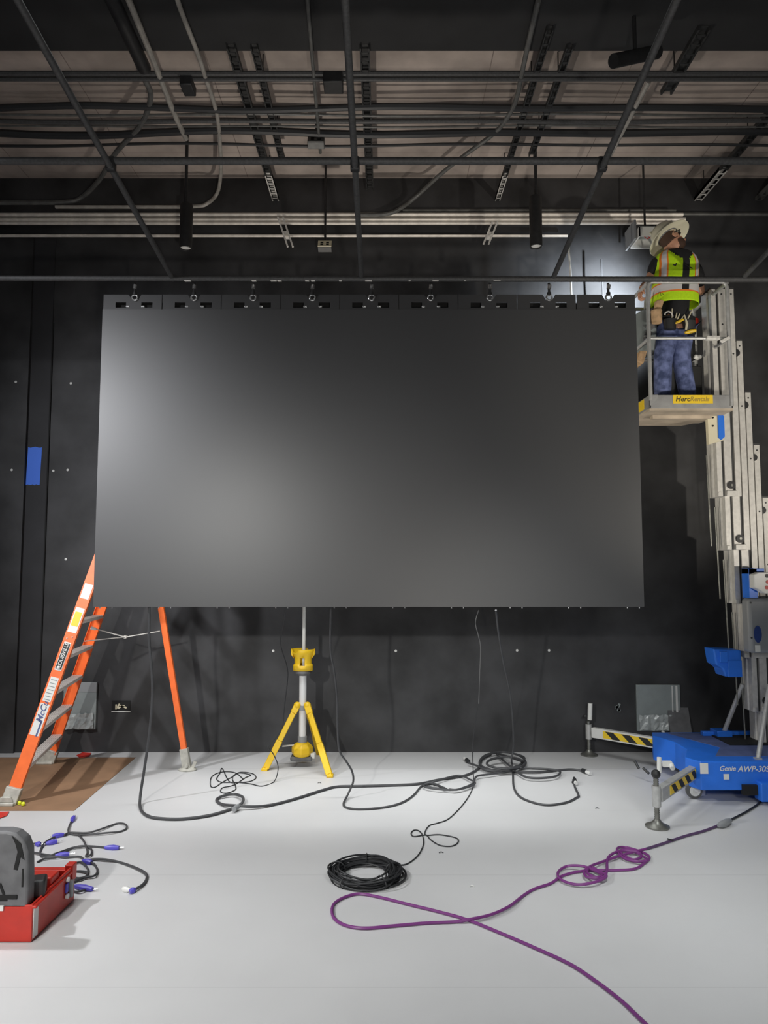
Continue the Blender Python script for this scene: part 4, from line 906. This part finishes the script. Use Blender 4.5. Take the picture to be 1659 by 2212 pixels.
# ================================================================== WORKER
YP = 6.62
def W(px, py, dy=0): return P(px, py, YP+dy)
wk = thing('person', 'worker in white hard hat, lime safety vest and blue jeans standing in the lift cage', 'person', (W(1455, 800).x, YP, zfl))
hipc = W(1458, 706); waist = W(1458, 672); chest = W(1461, 615); neckb = W(1459, 562); neck = W(1455, 548, .0); head = W(1451, 526, .0); 
Lk = W(1432, 772, -.06); La = W(1430, 838); La.z = zfl+.09; Rk = W(1470, 768, -.03); Ra = W(1488, 838, .05); Ra.z = zfl+.09
Lsh = W(1419, 572, .02); Rsh = W(1501, 582, .02); Le = W(1401, 606, .03); Re = W(1514, 632, .06); Lw = W(1386, 636, -.10); Rw = W(1504, 628, .30)
Lw.z = ztop+.02; Lw.x = LX+.03; Lw.y = 6.50
Lhip = W(1443, 716); Rhip = W(1475, 716)
V = [hipc, waist, chest, neckb, neck, head, Lsh, Le, Lw, Rsh, Re, Rw, Lhip, Lk, La, Rhip, Rk, Ra, La+Vector((-.03, .10, -.05)), Ra+Vector((.05, .10, -.05)), head+Vector((.0, .0, .06))]
E = [(0, 1), (1, 2), (2, 3), (3, 4), (4, 5), (3, 6), (6, 7), (7, 8), (3, 9), (9, 10), (10, 11), (0, 12), (12, 13), (13, 14), (0, 15), (15, 16), (16, 17), (14, 18), (17, 19), (5, 20)]
Rr = [(.14, .10), (.13, .10), (.15, .11), .075, .055, (.078, .09), .058, .042, .028, .058, .042, .028, .09, .06, .045, .09, .06, .045, .035, .035, .07]
skin_mesh('body', V, E, Rr, M['skin'], wk)
# hands: palm plus five fingers curled round the rail
def hand(w, down, side, fwd):
    down, side, fwd = Vector(down).normalized(), Vector(side).normalized(), Vector(fwd).normalized()
    v = [w, w+down*.045]; e = [(0, 1)]; r = [.026, .034]
    for i, L in enumerate((.062, .072, .068, .055)):
        a = w+down*.075+side*(-.03+.02*i); n = len(v)
        v += [a, a+down*L*.45+fwd*.008, a+down*L*.65+fwd*.03, a+down*L*.55+fwd*.05]; e += [(1, n), (n, n+1), (n+1, n+2), (n+2, n+3)]; r += [.0105, .0095, .009, .0075]
    n = len(v); a = w+down*.03-side*.034
    v += [a, a-side*.02+down*.025+fwd*.012, a-side*.01+down*.045+fwd*.03]; e += [(0, n), (n, n+1), (n+1, n+2)]; r += [.012, .0105, .009]
    skin_mesh('hand', v, e, r, M['skin'], wk, 1)
hand(Lw, (-.25, -.1, -1), (0, 1, 0), (1, 0, 0)); hand(Rw, (0, .5, -.8), (1, 0, 0), (0, -1, 0))
# ears, nose, glasses, hair
fd = Vector((.85, .10, .45)).normalized(); hu = Vector((-.44, .42, .79)).normalized(); fd = (fd-hu*fd.dot(hu)).normalized(); sd_ = hu.cross(fd)
hc = head+Vector((.0, 0, .03))
Rh = Matrix((fd, sd_, hu)).transposed()
mb = MB(); mb.lathe([(.001, -.125), (.035, -.12), (.055, -.095), (.068, -.05), (.078, 0), (.080, .04), (.07, .085), (.04, .115), (.001, .122)], hc, Rh, 20, 1.12, .92)
mb.sphere(hc+fd*.092-hu*.02, .014, 8, (1, 1, 1.5), None)
mb.box(hc+fd*.088-hu*.07, (.02, .045, .012), Rh)
for s in (-1, 1): mb.lathe([(.004, -.028), (.014, -.02), (.018, .008), (.012, .028)], hc+sd_*s*.076-hu*.015, Rh, 10, 1.1, .45)
mb.obj('head', M['skin'], wk, smooth=80)
mb = MB()
for s in (-1, 1): mb.box(hc+fd*.084+sd_*s*.032+hu*.01, (.012, .045, .03), Rh)
for s in (-1, 1): mb.box(hc+fd*.035+sd_*s*.077+hu*.012, (.10, .006, .014), Rh)
mb.obj('safety_glasses', M['blackm'], wk, bevel=.003)
mb = MB(); mb.lathe([(.03, -.06), (.078, -.04), (.086, .0), (.088, .05), (.05, .06)], hc-fd*.014, Rh, 18, 1.0, .90); mb.obj('hair', M['hair'], wk)
mb = MB(); mb.lathe([(.02, -.132), (.045, -.12), (.062, -.09), (.066, -.06), (.03, -.045)], hc+fd*.022, Rh, 16, 1.0, .95); mb.obj('beard', M['hair'], wk)
# hard hat with full brim
ho = hc+hu*.055+fd*.0; mb = MB()
mb.lathe([(.098, .004), (.188, -.022), (.198, -.026), (.198, -.018), (.172, -.006), (.135, .012), (.128, .05), (.112, .10), (.078, .135), (.04, .150), (.001, .154)], ho, Rh, 36, 1.08, .96)
ht = mb.obj('hard_hat', M['hat'], wk, smooth=50)
mb = MB(); mb.lathe([(.001, .10), (.075, .08), (.095, .03), (.098, .0), (.092, -.006), (.088, .03), (.001, .09)], ho, Rh, 24, 1.08, .96); mb.obj('hat_suspension', M['greylid'], ht)
mb = MB(); mb.box(ho+hu*.12, (.22, .016, .05), Rh); mb.obj('crown_ridge', M['hat'], ht, bevel=.02)
# shirt, jeans, boots
def lerp(a, b, t): return a.lerp(b, t)
skin_mesh('shirt', [W(1458, 700), waist, chest, neckb+Vector((0, 0, -.01)), Lsh, lerp(Lsh, Le, .85), Rsh, lerp(Rsh, Re, .85), neckb+Vector((0, 0, .035))], [(0, 1), (1, 2), (2, 3), (3, 4), (4, 5), (3, 6), (6, 7), (3, 8)], [(.17, .13), (.16, .125), (.18, .13), (.10, .09), .082, .068, .082, .068, .065], M['shirt'], wk)
skin_mesh('jeans', [W(1458, 700), Lhip, Lk, La+Vector((0, 0, .02)), Rhip, Rk, Ra+Vector((0, 0, .02))], [(0, 1), (1, 2), (2, 3), (0, 4), (4, 5), (5, 6)], [(.165, .125), (.115, .12), .088, .082, (.115, .12), .088, .082], M['jeans'], wk)
for a, f in ((La, Vector((-.03, .12, 0))), (Ra, Vector((.05, .12, 0)))):
    b0 = Vector((a.x, a.y, zfl+.045)); mb = MB(); mb.tube([a+Vector((0, 0, .08)), a+Vector((0, 0, .0)), b0+Vector((0, 0, .01))], [.06, .058, .055], 12)
    mb.tube([b0-f*.35, b0, b0+f*.7, b0+f*1.15], [.03, .048, .046, .03], 12); mb.obj('boot', M['leather'], wk)
# vest
seg = 80
ys = [662, 648, 643, 640, 624, 621, 612, 600, 590, 580, 570, 560, 552, 547]
rx = [.215, .213, .212, .211, .21, .208, .206, .205, .206, .206, .203, .19, .165, .13]
ry = [.172, .172, .172, .172, .172, .17, .17, .17, .17, .168, .16, .145, .125, .105]
cxs = [1457, 1457, 1457, 1457, 1458, 1458, 1458, 1459, 1459, 1460, 1459, 1458, 1457, 1456]
rings = [((W(cxs[i], ys[i]).x, YP-.0+.0, W(cxs[i], ys[i]).z), rx[i], ry[i], 0) for i in range(len(ys))]
rr_ = []
for a_, b_ in zip(rings, rings[1:]):
    for q_ in range(4): t_ = q_/4; rr_.append((Vector(a_[0]).lerp(Vector(b_[0]), t_), a_[1]+(b_[1]-a_[1])*t_, a_[2]+(b_[2]-a_[2])*t_, 0))
rings = rr_+[rings[-1]]
def vm(i, k):
    t = i/4; i = i//4
    c = math.cos(2*PI*(k+.5)/seg); s = math.sin(2*PI*(k+.5)/seg)
    if s < 0 and i >= 3 and .02 < c < .20: return 3
    if s < 0 and t > 9.4 and abs(c-.12) < .10+(t-9.4)*.20: return 3
    if i in (2, 4): return 1
    if i == 3: return 2
    if i >= 5:
        a = abs(c)
        if abs(s) > .25 and .50 < a < .58: return 1
        if abs(s) > .25 and .58 <= a < .80: return 2
        if .80 <= a < .90: return 1
    return 0
mb = MB(); mb.loft(rings, seg, vm, caps=False); vs = mb.obj('safety_vest', [M['lime'], M['orange_trim'], M['reflect'], M['shirt']], wk, smooth=70)
so = vs.modifiers.new('so', 'SOLIDIFY'); so.thickness = .006; so.offset = -1
def back(px, py, off=.004): q = P(px, py, YP-.172+max(0, 575-py)*.0022-off); return q
def strip(name, rows, m):
    mb = MB(); vs_ = []
    for (xa, xb, y) in rows: vs_.append([mb.bm.verts.new(back(xa+(xb-xa)*k/4, y, .005-.006*abs(k-2)*(xb-xa)/50)) for k in range(5)])
    for a, b in zip(vs_, vs_[1:]):
        for k in range(4): mb.face([a[k], a[k+1], b[k+1], b[k]])
    o = mb.obj(name, m, wk); s = o.modifiers.new('so', 'SOLIDIFY'); s.thickness = .005; return o
mb = MB(); mb.tube([back(1454, 572), back(1459, 573), back(1463, 567), back(1464, 570), back(1469, 564)], [.004, .008, .005, .004, .003], 6); mb.tube([back(1480, 571), back(1487, 575), back(1496, 580)], [.003, .004, .005], 6)
mb.obj('vest_logo', M['text_black'], vs)
mb = MB(); mb.tube([back(1421, 642), back(1422, 632), back(1426, 630), back(1428, 640), back(1431, 634), back(1435, 637)], .0025, 6); mb.obj('vest_logo', M['text_black'], vs)
# tool belt
bz = W(1458, 700).z
belt = MB().loft([((hipc.x, YP, bz-.03), .182, .14, 0), ((hipc.x, YP, bz+.04), .182, .14, 0)], 24).obj('tool_belt', M['shirt'], wk)
mb = MB().loft([(P(1419, 698, YP-.14), .045, .035, 0), (P(1418, 671, YP-.14), .05, .04, 0), (P(1420, 668, YP-.14), .03, .03, 0)], 14).loft([(P(1421, 666, YP-.12), .035, .03, 0), (P(1424, 652, YP-.12), .04, .035, 0), (P(1424, 649, YP-.12), .02, .02, 0)], 14)
mb.obj('leather_pouch', M['leather'], belt)
MB().loft([(P(1448, 712, YP-.16), .05, .03, 0), (P(1447, 690, YP-.16), .06, .04, 0)], 14).obj('pouch', M['blackm'], belt)
MB().loft([(P(1492, 722, YP-.13), .05, .035, .3), (P(1488, 694, YP-.13), .065, .045, .3)], 14).obj('pouch', M['alu_dark'], belt)
MB().tube(smooth_path([P(1436, 680, YP-.2), P(1438, 675, YP-.2), P(1445, 673, YP-.2), P(1451, 677, YP-.2), P(1453, 684, YP-.2)]), .007, 8).obj('ring_tool', M['strut_light'], belt)
MB().tube([P(1455, 700, YP-.18), P(1468, 694, YP-.18), P(1476, 690, YP-.18)], [.008, .014, .01], 8).obj('yellow_grip', M['yellow'], belt)
MB().tube([P(1470, 693, YP-.18), P(1478, 680, YP-.18), P(1484, 700, YP-.18), P(1482, 712, YP-.18)], [.01, .007, .012, .01], 8).obj('hammer_handle', M['cream'], belt)
MB().tube([P(1480, 719, YP-.18), P(1492, 716, YP-.18), P(1503, 714, YP-.18)], [.012, .02, .014], 8).obj('yellow_grip', M['yellow'], belt)
mb = MB()
for x0_, y0_, x1_, y1_ in ((1451, 690, 1452, 667), (1458, 692, 1462, 676), (1486, 688, 1496, 668), (1463, 690, 1468, 678)): mb.cyl(P(x0_, y0_, YP-.17), P(x1_, y1_, YP-.17), .006, 8)
mb.obj('tool_shank', M['cream'], belt)
# things in the cage
t = thing('tool_bag', 'grey canvas tool bag hanging inside the left side of the lift cage', 'tool bag', (LX-.0, 6.75, zmid))
q = P(1388, 700, 6.68); H = ztop-zmid
MB().loft([((q.x+.02, 6.70, zmid-.02), .09, .14, 0), ((q.x+.02, 6.70, zmid+.22), .10, .16, 0), ((q.x+.02, 6.70, zmid+.36), .08, .15, 0)], 20).obj('bag_body', M['panel'], t)
mb = MB()
for i in range(5): mb.box((q.x-.02+.02*i, 6.54+.01*(i % 2), zmid+.05+.07*i % .3), (.06, .03, .07), Matrix.Rotation(.5*i, 4, 'Y'))
mb.obj('bag_pocket', M['greylid'], t, bevel=.008)
MB().sphere((q.x+.05, 6.53, zmid+.27), .022, 10).obj('flashlight_head', M['white'], t)
MB().tube(smooth_path([(q.x+.0, 6.62, zmid+.35), (q.x+.01, 6.60, ztop-.03), (q.x+.06, 6.62, zmid+.36)]), .01).obj('strap', M['rail'], t)
q = P(1383, 745, 6.6)
tag(MB().box((q.x+.02, 6.72, zmid-.06), (.07, .22, .14), Matrix.Rotation(.3, 4, 'Y')).obj('parts_box', M['leather'], bevel=.01), 'small tan parts box hung at the left mid rail of the lift cage', 'box')
mb = MB(); o = Vector((RX-.28, PB-.3, ztoe+.25)); mb.cyl(o, o+Vector((.06, 0, .12)), .03, 10); mb.cyl(o+Vector((.0, 0, .02)), o+Vector((-.08, .0, .16)), .014, 8); mb.cyl(o, o+Vector((0, 0, -.2)), .022, 8)
tag(mb.obj('cordless_drill', M['alu_dark'], bevel=.004), 'dark cordless drill hanging inside the right side of the lift cage', 'drill')
p = P(1500, 770, 6.75); tag(MB().tube([p, p+Vector((.03, 0, -.01)), p+Vector((.06, 0, .0))], [.02, .026, .018], 10).obj('glove', M['white']), 'small white glove tucked in the cage right of the worker legs', 'glove')
# ================================================================== LIGHTS
def area(name, loc, target, size, power, col=(1, 1, 1), spread=None):
    l = bpy.data.lights.new(name, 'AREA'); l.energy = power; l.color = col; l.size = size; l.shape = 'DISK'
    if spread: l.spread = math.radians(spread)
    o = bpy.data.objects.new(name, l); C.objects.link(o); o.location = loc
    o.rotation_euler = (Vector(target)-Vector(loc)).to_track_quat('-Z', 'Y').to_euler(); return o
def spot(name, loc, target, power, ang, blend=.5, r=.05, col=(1, 1, 1)):
    l = bpy.data.lights.new(name, 'SPOT'); l.energy = power; l.spot_size = math.radians(ang); l.spot_blend = blend; l.shadow_soft_size = r; l.color = col
    o = bpy.data.objects.new(name, l); C.objects.link(o); o.location = loc
    o.rotation_euler = (Vector(target)-Vector(loc)).to_track_quat('-Z', 'Y').to_euler(); return o
HX, HY, HZ = X0+.006, YT, tz(1300)+.5
L = LIGHTS = dict(
    a=spot('work_light_front_left', (-2.6, -.6, 3.1), (-1.0, 6.3, 0), 780, 62, 1, .08, (1, .985, .95)),
    a2=spot('floor_fill', (-1.6, -1.5, 3.3), (-1.6, 7.6, 0), 120, 30, .8, .6, (.98, 1, .99)),
    a3=spot('floor_fill', (1.4, -1.5, 3.3), (1.7, 7.3, 0), 520, 30, .8, .6, (.98, 1, .99)),
    b=spot('work_light_left', (-4.4, 4.3, 4.1), (-.8, 5.0, 0), 520, 120, .8, .08, (.97, .98, 1)),
    c1=area('overhead_fill', (-1.9, 3.3, 5.5), (-1.9, 4.0, 0), 1.2, 13, (.97, 1, .99), 62),  # this and the next two: unseen overhead fills added to brighten the floor
    c2=area('overhead_fill', (1.9, 3.3, 5.5), (1.9, 4.0, 0), 1.2, 21, (.97, 1, .99), 62),
    d=area('overhead_fill', (0, -2.5, 4.9), (0, -2.0, 0), 3.0, 16, (.97, 1, .99), 90),
    e=spot('stage_light_left', (-5.4, .0, 4.6), (-3.0, 6, 3.2), 1150, 34, 1, .4, (.95, .96, 1)),
    f=spot('headlamp', (2.62, 6.95, 4.75), (2.25, 8.2, 4.75), 330, 110, 1, .02, (.85, .93, 1)),
    g=spot('lift_fill_right', (5.6, 1.0, 1.2), (2.9, 6.6, 3.6), 620, 38, .6, .08, (1, .93, .82)),  # unseen fill added to brighten the worker and platform
    h=spot('uplight_fill', (.8, -1.2, .5), (.8, 8, 6.3), 420, 64, .8, .12, (1, .93, .84)),  # unseen upward fill added to brighten conduits and tan ceiling
    i=spot('lift_fill', (.6, -.5, .5), (3.3, 6.7, 3.2), 560, 18, .7, .08, (1, .93, .80)),  # unseen warm fill added to brighten the mast
    k1=spot('tripod_lamp_beam', (HX+.14, HY-.02, HZ+.06), (3.1, 6.7, 2.9), 150, 70, .8, .06, (1, .93, .78)),
    k2=spot('tripod_lamp_beam', (HX+.02, HY-.1, HZ+.16), (HX+1.2, 7.4, 6.0), 150, 120, .9, .06, (1, .93, .84)),
    u=area('hidden_floor_fill', (-.1, 6.45, 2.35), (-.1, 6.5, 0), 4.2, 24, (.98, 1, .99), 90),  # unseen fill added behind the screen to brighten the far floor
)
L['u'].data.shape = 'RECTANGLE'; L['u'].data.size = 4.2; L['u'].data.size_y = .25; L['u'].rotation_euler = (0, 0, 0)
for o in [o for o in list(C.objects) if o.type == 'MESH' and re.sub(r'\.\d+$', '', o.name) in ('threaded_rod', 'socket', 'tie', 'bolt_head', 'bolt_hole', 'screw', 'wire_stub', 'red_wire', 'tool_shank', 'dark_groove', 'divider', 'latch_bolt', 'lid_recess', 'bag_pocket', 'cage_lug', 'white_sticker')]: split_islands(o)
w = bpy.data.worlds.new('room_ambient'); bpy.context.scene.world = w; w.use_nodes = True
w.node_tree.nodes['Background'].inputs[0].default_value = (.9, .95, 1, 1); w.node_tree.nodes['Background'].inputs[1].default_value = .3
# ================================================================== CAMERA
cam = bpy.data.cameras.new('camera'); co = bpy.data.objects.new('camera', cam); C.objects.link(co)
co.location = (0, 0, CAMH); co.rotation_euler = (PI/2+TH, 0, 0)
cam.sensor_fit = 'HORIZONTAL'; cam.sensor_width = 36; cam.lens = FX/1659*36
bpy.context.scene.camera = co
sc = bpy.context.scene; vs_ = sc.view_settings; vs_.view_transform = 'Standard'; vs_.look = 'None'; vs_.gamma = 1; vs_.use_curve_mapping = False; vs_.exposure = 0.0
